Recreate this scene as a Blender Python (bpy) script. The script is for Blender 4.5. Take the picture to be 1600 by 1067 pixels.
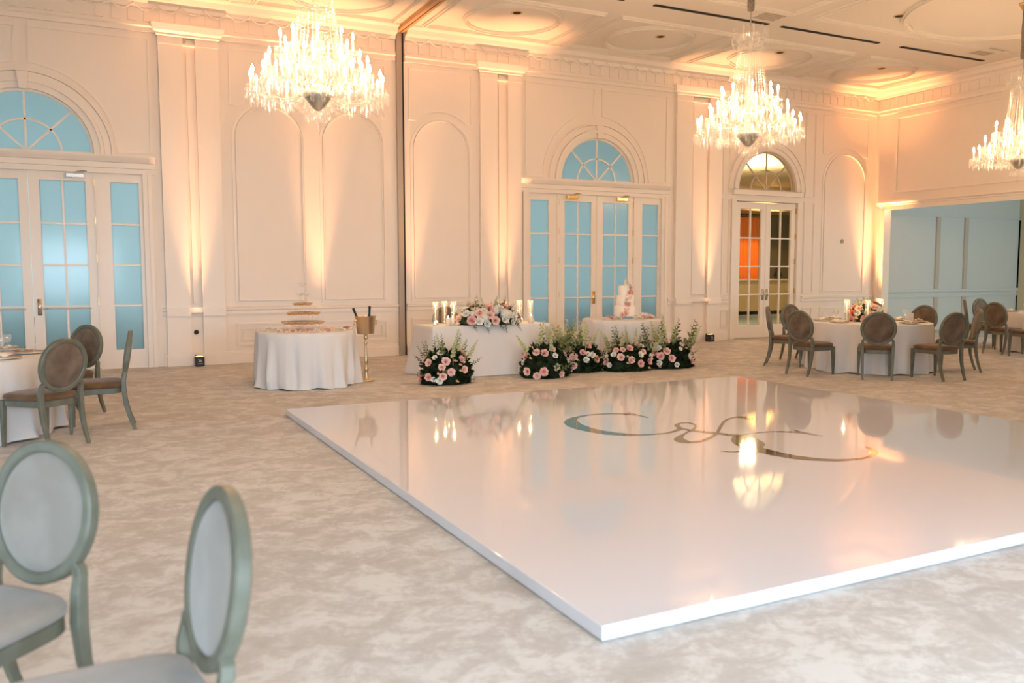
import bpy, bmesh, math, random
from mathutils import Vector, Matrix
from mathutils.geometry import tessellate_polygon
for o in list(bpy.data.objects): bpy.data.objects.remove(o, do_unlink=True)
S = bpy.context.scene
COL = S.collection
PI = math.pi
rnd = random.Random(7)

# light levels of the place
SKY = 1.55
FRONT_WINDOWS = (-5.0, -0.5, 4.0)
P_FRONT, P_LEFT, P_ANNEX = 265, 55, 185
BULB_E = 285
UP, UPCOL = 2500, (1.0, .44, .19)

# ---------------------------------------------------------------- camera
cd = bpy.data.cameras.new('camera'); cam = bpy.data.objects.new('camera', cd); COL.objects.link(cam)
cd.sensor_width = 36; cd.lens = 29.74; cd.clip_end = 100
R_ = Vector((0.89438, -0.44730, -0.00180)); U_ = Vector((0.03816, 0.07229, 0.99665)); F_ = Vector((0.44567, 0.89146, -0.08173))
cam.matrix_world = Matrix(((R_.x, U_.x, -F_.x, 0), (R_.y, U_.y, -F_.y, 0), (R_.z, U_.z, -F_.z, 1.57), (0, 0, 0, 1)))
cd.dof.use_dof = True; cd.dof.focus_distance = 12.2; cd.dof.aperture_fstop = 2.0
S.camera = cam

# ---------------------------------------------------------------- world, daylight, exposure
W = bpy.data.worlds.new('sky'); S.world = W; W.use_nodes = True
bg = W.node_tree.nodes['Background']; bg.inputs[0].default_value = (0.41, 0.68, 0.725, 1); bg.inputs[1].default_value = SKY
S.view_settings.view_transform = 'Standard'; S.view_settings.look = 'None'; S.view_settings.gamma = 1
S.view_settings.use_curve_mapping = False; S.view_settings.exposure = 0.0
def area(name, loc, rot, sx, sy, power, color):
    l = bpy.data.lights.new(name, 'AREA'); l.shape = 'RECTANGLE'; l.size = sx; l.size_y = sy; l.energy = power; l.color = color
    o = bpy.data.objects.new(name, l); COL.objects.link(o); o.location = loc; o.rotation_euler = rot; return o
DAY = (0.64, 0.82, 1.0)
# daylight coming through the three tall windows of the front wall and the window of the side room
for i, x in enumerate(FRONT_WINDOWS): area('window_daylight', (x, -2.36, 1.75), (PI/2 - .74, 0, 0), 2.8, 2.5, P_FRONT, DAY).data.spread = 2.0
for y in (1.0, 5.5): area('window_daylight', (-8.8, y, 1.75), (PI/2 - .6, 0, -PI/2), 2.8, 2.5, P_LEFT, DAY).data.spread = 2.2
area('window_daylight', (19.75, 6.1, 2.0), (PI/2, 0, -.22), 2.2, 2.8, P_ANNEX, (0.74, 0.94, 1.0))

# ---------------------------------------------------------------- materials
MATS = {}
def mat(name, col, rough=.5, metal=0., **k):
    m = bpy.data.materials.new(name); m.use_nodes = True; MATS[name] = m
    nt = m.node_tree; b = nt.nodes['Principled BSDF']
    b.inputs['Base Color'].default_value = (*col, 1); b.inputs['Roughness'].default_value = rough; b.inputs['Metallic'].default_value = metal
    for kk, v in k.items():
        if kk in ('noise', 'bump'): continue
        b.inputs[kk.replace('_', ' ')].default_value = v
    tc = nt.nodes.new('ShaderNodeTexCoord')
    if 'noise' in k:                       # (scale, second colour, detail)
        sc, c2, det = k['noise']
        n = nt.nodes.new('ShaderNodeTexNoise'); n.inputs['Scale'].default_value = sc; n.inputs['Detail'].default_value = det
        nt.links.new(tc.outputs['Object'], n.inputs['Vector'])
        r = nt.nodes.new('ShaderNodeValToRGB'); r.color_ramp.elements[0].position = .35; r.color_ramp.elements[1].position = .65
        r.color_ramp.elements[0].color = (*col, 1); r.color_ramp.elements[1].color = (*c2, 1)
        nt.links.new(n.outputs['Fac'], r.inputs['Fac']); nt.links.new(r.outputs['Color'], b.inputs['Base Color'])
    if 'bump' in k:
        sc, st = k['bump']
        n = nt.nodes.new('ShaderNodeTexNoise'); n.inputs['Scale'].default_value = sc; n.inputs['Detail'].default_value = 3
        nt.links.new(tc.outputs['Object'], n.inputs['Vector'])
        bu = nt.nodes.new('ShaderNodeBump'); bu.inputs['Strength'].default_value = st; bu.inputs['Distance'].default_value = .01
        nt.links.new(n.outputs['Fac'], bu.inputs['Height']); nt.links.new(bu.outputs['Normal'], b.inputs['Normal'])
    return m
def emis(name, col, st):
    m = bpy.data.materials.new(name); m.use_nodes = True; MATS[name] = m; nt = m.node_tree; nt.nodes.clear()
    e = nt.nodes.new('ShaderNodeEmission'); e.inputs[0].default_value = (*col, 1); e.inputs[1].default_value = st
    o = nt.nodes.new('ShaderNodeOutputMaterial'); nt.links.new(e.outputs[0], o.inputs[0]); return m
def mixmat(name, parts):
    """weighted sum of simple shaders: (weight, kind, colour, roughness)"""
    m = bpy.data.materials.new(name); m.use_nodes = True; MATS[name] = m; nt = m.node_tree; nt.nodes.clear()
    cur = None; acc = 0.
    for w, kind, col, ro in parts:
        s = nt.nodes.new('ShaderNodeBsdf' + kind); s.inputs['Color'].default_value = (*col, 1)
        if 'Roughness' in s.inputs and kind != 'Diffuse': s.inputs['Roughness'].default_value = ro
        acc += w
        if cur is None: cur = s
        else:
            x = nt.nodes.new('ShaderNodeMixShader'); x.inputs[0].default_value = w / acc
            nt.links.new(cur.outputs[0], x.inputs[1]); nt.links.new(s.outputs[0], x.inputs[2]); cur = x
    o = nt.nodes.new('ShaderNodeOutputMaterial'); nt.links.new(cur.outputs[0], o.inputs[0]); return m
PAINT = mat('cream_wall_paint', (.88, .80, .725), .5, bump=(60, .02))
TRIM = mat('cream_trim_paint', (.89, .81, .735), .38)
CEIL = mat('ceiling_paint', (.80, .74, .66), .6, bump=(40, .02))
DOORP = mat('door_paint', (.89, .81, .735), .3)
ANNEXP = mat('daylight_tinted_side_room_paint', (.62, .66, .655), .5, bump=(50, .02))  # cool tint of the side room daylight put into the wall colour
FROST = mixmat('frosted_glass', [(.90, 'Translucent', (.86, .88, .90), 0), (.05, 'Diffuse', (.6, .75, .8), 0), (.03, 'Glossy', (1, 1, 1), .12)])
CLEAR = mixmat('clear_glass', [(.985, 'Transparent', (.97, .97, .96), 0), (.015, 'Glossy', (1, 1, 1), .02)])
CRYS = mixmat('chandelier_crystal', [(.85, 'Transparent', (1, 1, 1), 0), (.025, 'Translucent', (1, .95, .88), 0), (.02, 'Diffuse', (.95, .92, .90), 0), (.105, 'Glossy', (1, 1, 1), .12)])
THIN = mixmat('thin_drinking_glass', [(.86, 'Transparent', (1, 1, 1), 0), (.04, 'Diffuse', (1, 1, 1), 0), (.10, 'Glossy', (1, 1, 1), .03)])
WINE = mixmat('champagne', [(.20, 'Transparent', (1, .72, .15), 0), (.36, 'Translucent', (1, .66, .10), 0), (.40, 'Diffuse', (1, .62, .07), 0), (.04, 'Glossy', (1, .9, .7), .05)])
BULB = emis('glowing_bulb', (1, .62, .32), BULB_E)
FLAME = emis('candle_flame', (1, .72, .35), 30)
LENS = emis('uplight_lens', (1, .50, .16), 4)
SILVER = mat('silver_metal', (.75, .76, .75), .22, 1)
PEWTER = mat('pewter_metal', (.55, .55, .50), .35, 1)
GOLD = mat('gold_metal', (.83, .58, .26), .24, 1)
CHAMPG = mat('champagne_gold_metal', (.72, .56, .36), .36, 1)
BRASS = mat('aged_brass', (.66, .46, .20), .3, 1)
MIRGOLD = mat('mirror_gold_vinyl', (.27, .225, .135), .05, 1)
BRONZE = mat('taupe_partition_metal', (.44, .38, .32), .45, .2)
BLACK = mat('black_plastic', (.012, .012, .012), .35)
DARK = mat('black_slot', (.008, .008, .008), .8)
SLEEVE = mat('taupe_fabric_sleeve', (.30, .25, .20), .9, noise=(60, (.2, .16, .12), 2))
GLOSSW = mat('glossy_white_vinyl', (.71, .695, .725), .045, 0, Specular_IOR_Level=.55)
CLOTH = mat('white_linen', (.71, .695, .69), .85, bump=(140, .08))
NAPK = mat('napkin_linen', (.86, .83, .80), .8)
CHINA = mat('white_china', (.86, .82, .76), .2)
FRAME = mat('grey_green_chair_paint', (.115, .118, .085), .45, noise=(12, (.155, .155, .118), 4))
VELVET = mat('taupe_velvet', (.095, .060, .036), .85, 0, noise=(7, (.185, .130, .090), 5), Sheen_Weight=.3)
SEATV = mat('brown_velvet', (.10, .045, .015), .85, 0, noise=(7, (.16, .08, .03), 5), Sheen_Weight=.25)
PALE = mat('pale_grey_velvet', (.235, .208, .178), .85, 0, noise=(6, (.29, .262, .23), 5), Sheen_Weight=.3)
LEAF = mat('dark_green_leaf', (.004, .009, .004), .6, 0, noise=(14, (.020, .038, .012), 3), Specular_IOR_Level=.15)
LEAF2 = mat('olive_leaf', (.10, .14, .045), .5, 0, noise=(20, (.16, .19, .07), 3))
ROSEP = mat('blush_pink_petal', (.86, .52, .46), .6, 0, noise=(30, (.90, .64, .57), 2))
ROSED = mat('deep_pink_petal', (.80, .42, .39), .6, 0, noise=(30, (.86, .50, .46), 2))
PETAL = mat('pale_blush_petal', (.88, .72, .63), .6, 0, noise=(30, (.86, .60, .52), 2))
ROSEW = mat('white_petal', (.86, .84, .76), .6)
PEACH = mat('peach_berry', (.80, .52, .30), .5)
BLOSS = mat('pale_blossom', (.46, .50, .22), .6, 0, noise=(40, (.74, .72, .48), 2))
ORANGE = mat('coral_petal', (.82, .24, .12), .6)
WAX = mat('ivory_wax', (.88, .80, .66), .4, 0, Subsurface_Weight=.2)
ICING = mat('white_icing', (.88, .84, .80), .5)
BOTTLE = mat('dark_bottle_glass', (.008, .010, .008), .12)
CURT = mat('orange_curtain', (.85, .24, .012), .7)
OLIVE = mat('olive_room_paint', (.16, .15, .09), .6)
BEIGE = mat('beige_room_paint', (.62, .52, .33), .6)
BLUEC = mat('blue_grey_carpet', (.30, .36, .38), .9)
ADDED_HEDGE = mat('added_hedge_green', (.05, .10, .08), .9)
ADDED_SOFF = mat('added_awning_underside', (.25, .32, .30), .9)
PAVE = mat('terrace_paving', (.42, .42, .40), .8)
WLABEL = mat('printed_label', (.6, .58, .5), .5)

# carpet: mottled cream and taupe
CARPET = mat('mottled_beige_carpet', (.5, .45, .4), .95)
nt = CARPET.node_tree; b = nt.nodes['Principled BSDF']; tc = nt.nodes.new('ShaderNodeTexCoord')
def nz(scale, detail, dist, stretch):
    mp = nt.nodes.new('ShaderNodeMapping'); mp.inputs['Scale'].default_value = stretch; mp.inputs['Rotation'].default_value = (0, 0, .45)
    nt.links.new(tc.outputs['Object'], mp.inputs['Vector'])
    n = nt.nodes.new('ShaderNodeTexNoise'); n.inputs['Scale'].default_value = scale; n.inputs['Detail'].default_value = detail
    n.inputs['Roughness'].default_value = .68; n.inputs['Distortion'].default_value = dist
    nt.links.new(mp.outputs[0], n.inputs['Vector']); return n
n1 = nz(4.2, 12, .7, (1, 1.15, 1)); n2 = nz(20, 8, .4, (1, 1.1, 1)); n3 = nz(1.0, 3, .3, (1, 1, 1))
a1 = nt.nodes.new('ShaderNodeMath'); a1.operation = 'MULTIPLY_ADD'; a1.inputs[1].default_value = .45
nt.links.new(n2.outputs['Fac'], a1.inputs[0]); nt.links.new(n1.outputs['Fac'], a1.inputs[2])
a2 = nt.nodes.new('ShaderNodeMath'); a2.operation = 'MULTIPLY_ADD'; a2.inputs[1].default_value = .35
nt.links.new(n3.outputs['Fac'], a2.inputs[0]); nt.links.new(a1.outputs[0], a2.inputs[2])
rp = nt.nodes.new('ShaderNodeValToRGB'); cr = rp.color_ramp
cr.elements[0].position = .70; cr.elements[0].color = (.46, .42, .378, 1); cr.elements[1].position = 1.08; cr.elements[1].color = (.64, .615, .58, 1)
e = cr.elements.new(.86); e.color = (.515, .478, .44, 1)
nt.links.new(a2.outputs[0], rp.inputs['Fac']); nt.links.new(rp.outputs['Color'], b.inputs['Base Color'])
n4 = nz(160, 2, 0, (1, 1, 1)); bu = nt.nodes.new('ShaderNodeBump'); bu.inputs['Strength'].default_value = .25; bu.inputs['Distance'].default_value = .006
nt.links.new(n4.outputs['Fac'], bu.inputs['Height']); nt.links.new(bu.outputs['Normal'], b.inputs['Normal'])

# ---------------------------------------------------------------- mesh helpers
class MB:
    def __init__(s): s.v = []; s.f = []
    def add(s, vs, fs, M=None):
        o = len(s.v)
        s.v += [tuple(M @ Vector(p)) if M is not None else tuple(p) for p in vs]
        s.f += [tuple(i + o for i in f) for f in fs]; return s
    def box(s, x0, x1, y0, y1, z0, z1, M=None):
        return s.add([(x0, y0, z0), (x1, y0, z0), (x1, y1, z0), (x0, y1, z0), (x0, y0, z1), (x1, y0, z1), (x1, y1, z1), (x0, y1, z1)],
                     [(0, 3, 2, 1), (4, 5, 6, 7), (0, 1, 5, 4), (1, 2, 6, 5), (2, 3, 7, 6), (3, 0, 4, 7)], M)
    def lathe(s, prof, n=24, M=None, closed=False):
        vs = []; fs = []; m = len(prof)
        for i in range(n):
            a = 2 * PI * i / n
            for r, z in prof: vs.append((r * math.cos(a), r * math.sin(a), z))
        for i in range(n):
            j = (i + 1) % n
            for k in range(m - 1): fs.append((i * m + k, j * m + k, j * m + k + 1, i * m + k + 1))
        return s.add(vs, fs, M)
    def sweep(s, pts, w, h=None, closed=False, sides=4, up=(0, 0, 1), M=None, cap=True):
        """section (w x h, or a circle when sides>4) swept along pts; w,h may be lists"""
        n = len(pts); P = [Vector(p) for p in pts]; vs = []; fs = []
        for i in range(n):
            a = P[i - 1] if (i > 0 or closed) else P[i]; c = P[(i + 1) % n] if (i < n - 1 or closed) else P[i]
            t = (c - a).normalized(); u = Vector(up)
            if abs(t.dot(u)) > .98: u = Vector((1, 0, 0)) if abs(t.x) < .9 else Vector((0, 1, 0))
            sd = t.cross(u).normalized(); u2 = sd.cross(t).normalized()
            ww = (w[i] if isinstance(w, (list, tuple)) else w) / 2; hh = (h[i] if isinstance(h, (list, tuple)) else h) / 2 if h is not None else ww
            for k in range(sides):
                if sides == 4: ca, sa = ((1, 1), (-1, 1), (-1, -1), (1, -1))[k]
                else: ca, sa = math.cos(2 * PI * k / sides), math.sin(2 * PI * k / sides)
                vs.append(P[i] + sd * ww * ca + u2 * hh * sa)
        for i in range(n if closed else n - 1):
            j = (i + 1) % n
            for k in range(sides): fs.append((i * sides + k, i * sides + (k + 1) % sides, j * sides + (k + 1) % sides, j * sides + k))
        if not closed and cap: fs.append(tuple(range(sides - 1, -1, -1))); fs.append(tuple((n - 1) * sides + k for k in range(sides)))
        return s.add(vs, fs, M)
    def ball(s, r, c=(0, 0, 0), n=8, sz=1., M=None):
        prof = [(r * math.sin(PI * k / n), -r * sz * math.cos(PI * k / n)) for k in range(n + 1)]
        prof[0] = (1e-4, prof[0][1]); prof[-1] = (1e-4, prof[-1][1])
        T = Matrix.Translation(c); return s.lathe(prof, n + 2, M @ T if M is not None else T)
    def drop(s, c, r, l, n=4):
        """a cut glass drop hanging down from c"""
        x, y, z = c; vs = [(x, y, z)] + [(x + r * math.cos(2 * PI * k / n), y + r * math.sin(2 * PI * k / n), z - l * .62) for k in range(n)] + [(x, y, z - l)]
        return s.add(vs, [(0, 1 + k, 1 + (k + 1) % n) for k in range(n)] + [(n + 1, 1 + (k + 1) % n, 1 + k) for k in range(n)])
    def build(s, name, m, parent=None, smooth=False, loc=None, bevel=0, sub=0):
        me = bpy.data.meshes.new(name); me.from_pydata(s.v, [], s.f); me.materials.append(m)
        bm = bmesh.new(); bm.from_mesh(me); bmesh.ops.recalc_face_normals(bm, faces=bm.faces); bm.to_mesh(me); bm.free()
        if smooth:
            for p in me.polygons: p.use_smooth = True
            if smooth is not True: me.set_sharp_from_angle(angle=math.radians(smooth))
        o = bpy.data.objects.new(name, me); COL.objects.link(o); o.parent = parent
        if loc: o.location = loc
        if bevel:
            b = o.modifiers.new('bevel', 'BEVEL'); b.width = bevel; b.segments = 2; b.limit_method = 'ANGLE'
        if sub:
            b = o.modifiers.new('sub', 'SUBSURF'); b.levels = sub; b.render_levels = sub
        return o
def tag(o, label, cat, group=None):
    o['label'] = label; o['category'] = cat
    if group: o['group'] = group
    return o
def thing(name, label, cat, loc=(0, 0, 0), rz=0., group=None):
    o = bpy.data.objects.new(name, None); COL.objects.link(o); o.location = loc; o.rotation_euler = (0, 0, rz); o.empty_display_size = .1
    return tag(o, label, cat, group)
def struct(o): o['kind'] = 'structure'; return o
def sempty(name, loc=(0, 0, 0)):
    o = bpy.data.objects.new(name, None); COL.objects.link(o); o.location = loc; return struct(o)
KIDS = {}
def copy_tree(o, parent=None):
    c = o.copy(); COL.objects.link(c); c.parent = parent
    for ch in list(o.children): copy_tree(ch, c)
    return c
def place(src, used, loc, rz, label, group):
    """first call moves the built thing itself, later ones copy it with its parts"""
    o = src if not used else copy_tree(src)
    o.location = loc; o.rotation_euler = (0, 0, rz); o['label'] = label
    if group: o['group'] = group
    return o
def inst(me_obj, name, parent, loc, rot=(0, 0, 0), sc=1.):
    """another object on an existing mesh (small repeated parts)"""
    o = bpy.data.objects.new(name, me_obj if isinstance(me_obj, bpy.types.Mesh) else me_obj.data); COL.objects.link(o); o.parent = parent
    o.location = loc; o.rotation_euler = rot; o.scale = (sc, sc, sc) if not isinstance(sc, tuple) else sc; return o
def meshonly(mb, name, m, smooth=False):
    o = mb.build(name, m, None, smooth); me = o.data; bpy.data.objects.remove(o); return me
def arc(cx, cz, r, a0, a1, n): return [(cx + r * math.cos(a0 + (a1 - a0) * i / n), cz + r * math.sin(a0 + (a1 - a0) * i / n)) for i in range(n + 1)]
# ---------------------------------------------------------------- room shell
YB, XR, ZC = 15.27, 17.95, 6.05
def wall_with_holes(name, outer, holes, to3, depth, m):
    """flat wall from 2D outlines; holes get reveals of the given depth vector; closed by a back skin"""
    loops = [outer] + holes; flat = [p for l in loops for p in l]
    tris = tessellate_polygon([[Vector((a, b, 0)) for a, b in l] for l in loops])
    mb = MB(); d = Vector(depth)
    front = [Vector(to3(*p)) for p in flat]; back = [p + d for p in front]; n = len(flat)
    mb.v = [tuple(p) for p in front + back]
    mb.f = [tuple(t) for t in tris] + [tuple(i + n for i in reversed(t)) for t in tris]
    o = 0
    for l in loops:
        k = len(l)
        for i in range(k): mb.f.append((o + i, o + (i + 1) % k, n + o + (i + 1) % k, n + o + i))
        o += k
    me = mb.build(name, m); return struct(me)
struct(MB().box(-9, 24.0, -2.5, YB + .17, -.06, 0).build('floor', CARPET))
struct(MB().box(-9, 18.2, -2.5, YB + .1, ZC, ZC + .1).build('ceiling', CEIL))
DOORS = [(-.78, 1.58, .95), (9.65, 1.58, .90)]            # centre x, half width, fanlight radius
ZS, ZF = 3.20, 3.46                                        # door head, fanlight sill
holes = []
for cx, hw, r in DOORS:
    holes.append([(cx - hw - .1, .0), (cx + hw + .1, .0), (cx + hw + .1, ZS), (cx - hw - .1, ZS)])
    holes.append(arc(cx, ZF, r, 0, PI, 32))
D3 = 14.34
holes.append([(D3 - .98, 0), (D3 + .98, 0), (D3 + .98, ZS), (D3 - .98, ZS)]); holes.append(arc(D3, ZF, .90, 0, PI, 32))
holes = [[(x, max(z, .001)) for x, z in h] for h in holes]
wall_with_holes('wall_back', [(-9, 0), (18.15, 0), (18.15, ZC), (-9, ZC)], holes, lambda x, z: (x, YB, z), (0, .16, 0), PAINT)
wall_with_holes('wall_right', [(YB, 0), (YB, ZC), (-2.5, ZC), (-2.5, 0), (6.5, 0), (6.5, 3.13), (15.0, 3.13), (15.0, 0)], [], lambda y, z: (XR, y, z), (.2, 0, 0), PAINT)
wall_with_holes('wall_left', [(-2.5, 0), (YB, 0), (YB, ZC), (-2.5, ZC)], [[(y - 1.4, .45), (y + 1.4, .45), (y + 1.4, 3.05), (y - 1.4, 3.05)] for y in (1.0, 5.5)], lambda y, z: (-9, y, z), (-.15, 0, 0), PAINT)
for i, y in enumerate((1.0, 5.5)):
    w = sempty('window_%d' % (i + 4), (-9.06, y, 0)); f = MB()
    for k in (-1.4, -.47, .47, 1.36): f.box(-.03, .03, k, k + .045, .45, 3.05)
    for z in (.45, 1.3, 2.15, 3.0): f.box(-.03, .03, -1.4, 1.4, z, z + .045)
    f.build('window_frame', TRIM, w)
fh = [[(x - 1.4, .45), (x + 1.4, .45), (x + 1.4, 3.05), (x - 1.4, 3.05)] for x in FRONT_WINDOWS]
wall_with_holes('wall_front', [(-9, 0), (18.15, 0), (18.15, ZC), (-9, ZC)], fh, lambda x, z: (x, -2.5, z), (0, -.15, 0), PAINT)
for i, x in enumerate(FRONT_WINDOWS):
    w = sempty('window_%d' % (i + 1), (x, -2.56, 0)); f = MB()
    for k in (-1.4, -.47, .47, 1.36): f.box(k, k + .045, -.03, .03, .45, 3.05)
    for z in (.45, 1.3, 2.15, 3.0): f.box(-1.4, 1.4, -.03, .03, z, z + .045)
    f.build('window_frame', TRIM, w)

# side room behind the wide opening
A = sempty('wall_side_room')
MB().box(18.15, 24.0, 15.33, 15.43, 0, 4.2).build('panelled_wall', ANNEXP, A)
MB().box(23.9, 24.0, 6, 15.33, 0, 4.2).build('end_wall', BEIGE, A)
MB().box(18.15, 24.0, 6, 15.43, 4.2, 4.3).build('side_room_ceiling', CEIL, A)
wall = wall_with_holes('front_wall', [(18.15, 0), (24.0, 0), (24.0, 4.2), (18.15, 4.2)], [[(18.6, .5), (20.9, .5), (20.9, 3.5), (18.6, 3.5)]], lambda x, z: (x, 6, z), (0, -.1, 0), PAINT); wall.parent = A; del wall['kind']
m = MB()
for z, h, d in ((1.02, .07, .05), (.88, .03, .03), (0, .17, .03), (.2, .03, .02), (3.02, .04, .03)): m.box(18.15, 23.9, 15.33 - d, 15.33, z, z + h)
m.build('rails', ANNEXP, A)
m = MB()
for x in (20.35, 21.5, 23.9): m.box(x, x + .14, 15.28, 15.33, 1.09, 3.02); m.box(x, x + .14, 15.29, 15.33, .23, .88)
m.build('stiles', mat('beige_stile_paint', (.55, .48, .42), .5), A)
# room seen through the clear doors
B = sempty('wall_lobby')
MB().box(12.5, 27, 25, 25.1, 0, 4.6).build('lobby_back_wall', OLIVE, B)
MB().box(12.5, 12.6, YB + .16, 25, 0, 4.6).build('lobby_side_wall', BEIGE, B)
MB().box(27, 27.1, YB + .2, 25, 0, 4.6).build('lobby_end_wall', BEIGE, B)
MB().box(12.5, 27.1, YB + .16, 25.1, 4.6, 4.7).build('lobby_ceiling', BEIGE, B)
MB().box(12.6, 27, YB + .17, 25, -.02, .006).build('lobby_carpet', BLUEC, B)
MB().box(18.0, 27, YB + .17, YB + .25, 0, 4.6).build('lobby_front_wall', BEIGE, B)
MB().box(12.6, 27, 23.4, 25, 3.75, 4.6).build('lobby_soffit', BEIGE, B)

# ---------------------------------------------------------------- mouldings
def rect_frame(mb, x0, x1, z0, z1, w=.05, d=.018, y=YB):
    for a, b, c, e in ((x0, x1, z0, z0 + w), (x0, x1, z1 - w, z1), (x0, x0 + w, z0 + w, z1 - w), (x1 - w, x1, z0 + w, z1 - w)): mb.box(a, b, y - d, y, c, e)
    i = w * .35
    for a, b, c, e in ((x0 + i, x1 - i, z0 + i, z0 + w - i), (x0 + i, x1 - i, z1 - w + i, z1 - i), (x0 + i, x0 + w - i, z0 + w - i, z1 - w + i), (x1 - w + i, x1 - i, z0 + w - i, z1 - w + i)): mb.box(a, b, y - d * 1.6, y - d, c, e)
def path_mould(mb, pts, w=.05, d=.03, closed=False):
    mb.sweep([(x, YB - d / 2, z) for x, z in pts], d, w, closed=closed, up=(0, 1, 0)) if False else mb.sweep([(x, YB - d / 2, z) for x, z in pts], w, d, closed=closed, up=(0, -1, 0))
def cornice(prof, a, b, axis, sgn=-1):
    """extrude (out, z) profile from a to b along x (at YB) or y (at XR)"""
    mb = MB(); n = len(prof)
    for t in (a, b):
        for o, z in prof: mb.v.append((t, YB + sgn * o, z) if axis == 'x' else (XR + sgn * o, t, z))
    mb.f = [(i, i + 1, n + i + 1, n + i) for i in range(n - 1)] + [tuple(range(n)), tuple(range(2 * n - 1, n - 1, -1))]
    return mb
ENT = [(0, 5.46), (.05, 5.46), (.05, 5.53), (.075, 5.55), (.075, 5.60), (.03, 5.61), (.03, 5.82), (.07, 5.84), (.09, 5.90), (.20, 5.93), (.24, 6.0), (.34, 6.02), (.34, 6.05), (0, 6.05)]
T = sempty('trim_1')
cornice(ENT, -9, 5.22, 'x').build('cornice', TRIM, T); cornice(ENT, 5.40, 17.95, 'x').build('cornice', TRIM, T)
cornice(ENT, 15.27, -2.5, 'y').build('cornice', TRIM, T)
m = MB(); x = -8.9
while x < 17.6:
    if not 5.1 < x < 5.4: m.box(x, x + .11, YB - .045, YB - .02, 5.62, 5.83)
    x += .235
y = 15.0
while y > -2.3: m.box(XR - .045, XR - .02, y - .11, y, 5.62, 5.83); y -= .235
m.build('frieze_flutes', TRIM, T)
m = MB(); x = -8.9
while x < 17.4:
    if not 4.95 < x < 5.4:
        m.sweep([(x + .36 * k / 8, YB - .085, 5.885 - .10 * math.sin(PI * k / 8)) for k in range(9)], .022, sides=6)
        m.ball(.022, (x, YB - .09, 5.89), 4)
    x += .36
m.build('swags', TRIM, T)
# chair rail, skirting
RAIL = [(0, .84), (.025, .84), (.03, .87), (.02, .875), (.02, .91), (.045, .93), (.05, .97), (0, .985)]
BASE = [(0, 0), (.03, 0), (.03, .17), (.018, .19), (.018, .21), (0, .22)]
T2 = sempty('trim_2'); BB = sempty('baseboard_back')
SEGS = [(-9, -2.65), (1.10, 5.23), (5.40, 7.82), (11.48, 13.2), (15.48, 17.92)]
for a, b in SEGS:
    cornice(RAIL, a, b, 'x').build('chair_rail', TRIM, T2)
    cornice(BASE, a, b, 'x').build('skirting', TRIM, BB)
T3 = sempty('trim_3')       # raised panel frames
m = MB()
for x0, x1 in ((2.28, 3.55), (3.78, 5.02), (5.50, 6.76), (16.1, 17.62)):
    cx = (x0 + x1) / 2; r = (x1 - x0) / 2 - .025; zs = 4.48 - r
    path_mould(m, [(x0 + .025, 1.04), (x1 - .025, 1.04)] + arc(cx, zs, r, 0, PI, 24), .05, .018, True)
    path_mould(m, [(x0 + .07, 1.085), (x1 - .07, 1.085)] + arc(cx, zs, r - .045, 0, PI, 24), .018, .028, True)
    # upper spandrel frame with an ear at the spring of the arch
    r2 = r + .14
    top = [(x0, 4.42), (x0, 5.36), (x1, 5.36), (x1, 4.42), (x1 - .10, 4.42)]
    a0 = math.asin(min(.98, (4.42 - zs) / r2)); path_mould(m, top + [(cx + r2 * math.cos(t), zs + r2 * math.sin(t)) for t in [a0 + (PI - 2 * a0) * k / 14 for k in range(15)]] + [(x0 + .10, 4.42)], .04, .016, True)
    rect_frame(m, x0, x1, .29, .70)
    rect_frame(m, x0 + .1, x1 - .1, .39, .60, .02, .015)
for x0, x1 in ((12.97, 13.22), (15.5, 15.85)): rect_frame(m, x0, x1, 1.04, 3.25, .04); rect_frame(m, x0, x1, .29, .70, .04); rect_frame(m, x0, x1, 3.34, 5.36, .04)
for cx, xa, xb in ((-.78, -2.75, 1.02), (9.65, 7.95, 11.42)):
    for s, xe in ((1, xb), (-1, xa)):
        r2 = 1.30; p = [(cx + s * .09, 5.36), (xe, 5.36), (xe, 3.52)]
        p += [(cx + s * r2 * math.cos(t), ZF + .06 + r2 * math.sin(t)) for t in [k * 1.48 / 14 for k in range(15)]]
        path_mould(m, p, .05, .018, True)
m.build('panel_moulding', TRIM, T3)
m = MB()
for y0, y1 in ((8.0, 11.0), (11.35, 14.7), (4.5, 7.6)):
    for a, b, c, e in ((y0, y1, 3.5, 3.55), (y0, y1, 5.31, 5.36), (y0, y0 + .05, 3.55, 5.31), (y1 - .05, y1, 3.55, 5.31)): m.box(XR - .03, XR, a, b, c, e)
m.build('panel_moulding', TRIM, T3)
HEAD = [(0, 3.10), (.035, 3.10), (.035, 3.2), (.06, 3.215), (.06, 3.24), (.10, 3.27), (.10, 3.31), (0, 3.31)]
T4 = sempty('trim_4'); cornice(HEAD, 15.16, 6.3, 'y').build('opening_header', TRIM, T4)
m = MB(); m.box(XR - .035, XR + .21, 14.96, 15.0, 0, 3.13); m.box(XR - .035, XR, 15.0, 15.14, 0, 3.10); m.box(XR - .05, XR, 15.11, 15.16, 0, 3.10); m.build('opening_jamb', TRIM, T4)

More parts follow.
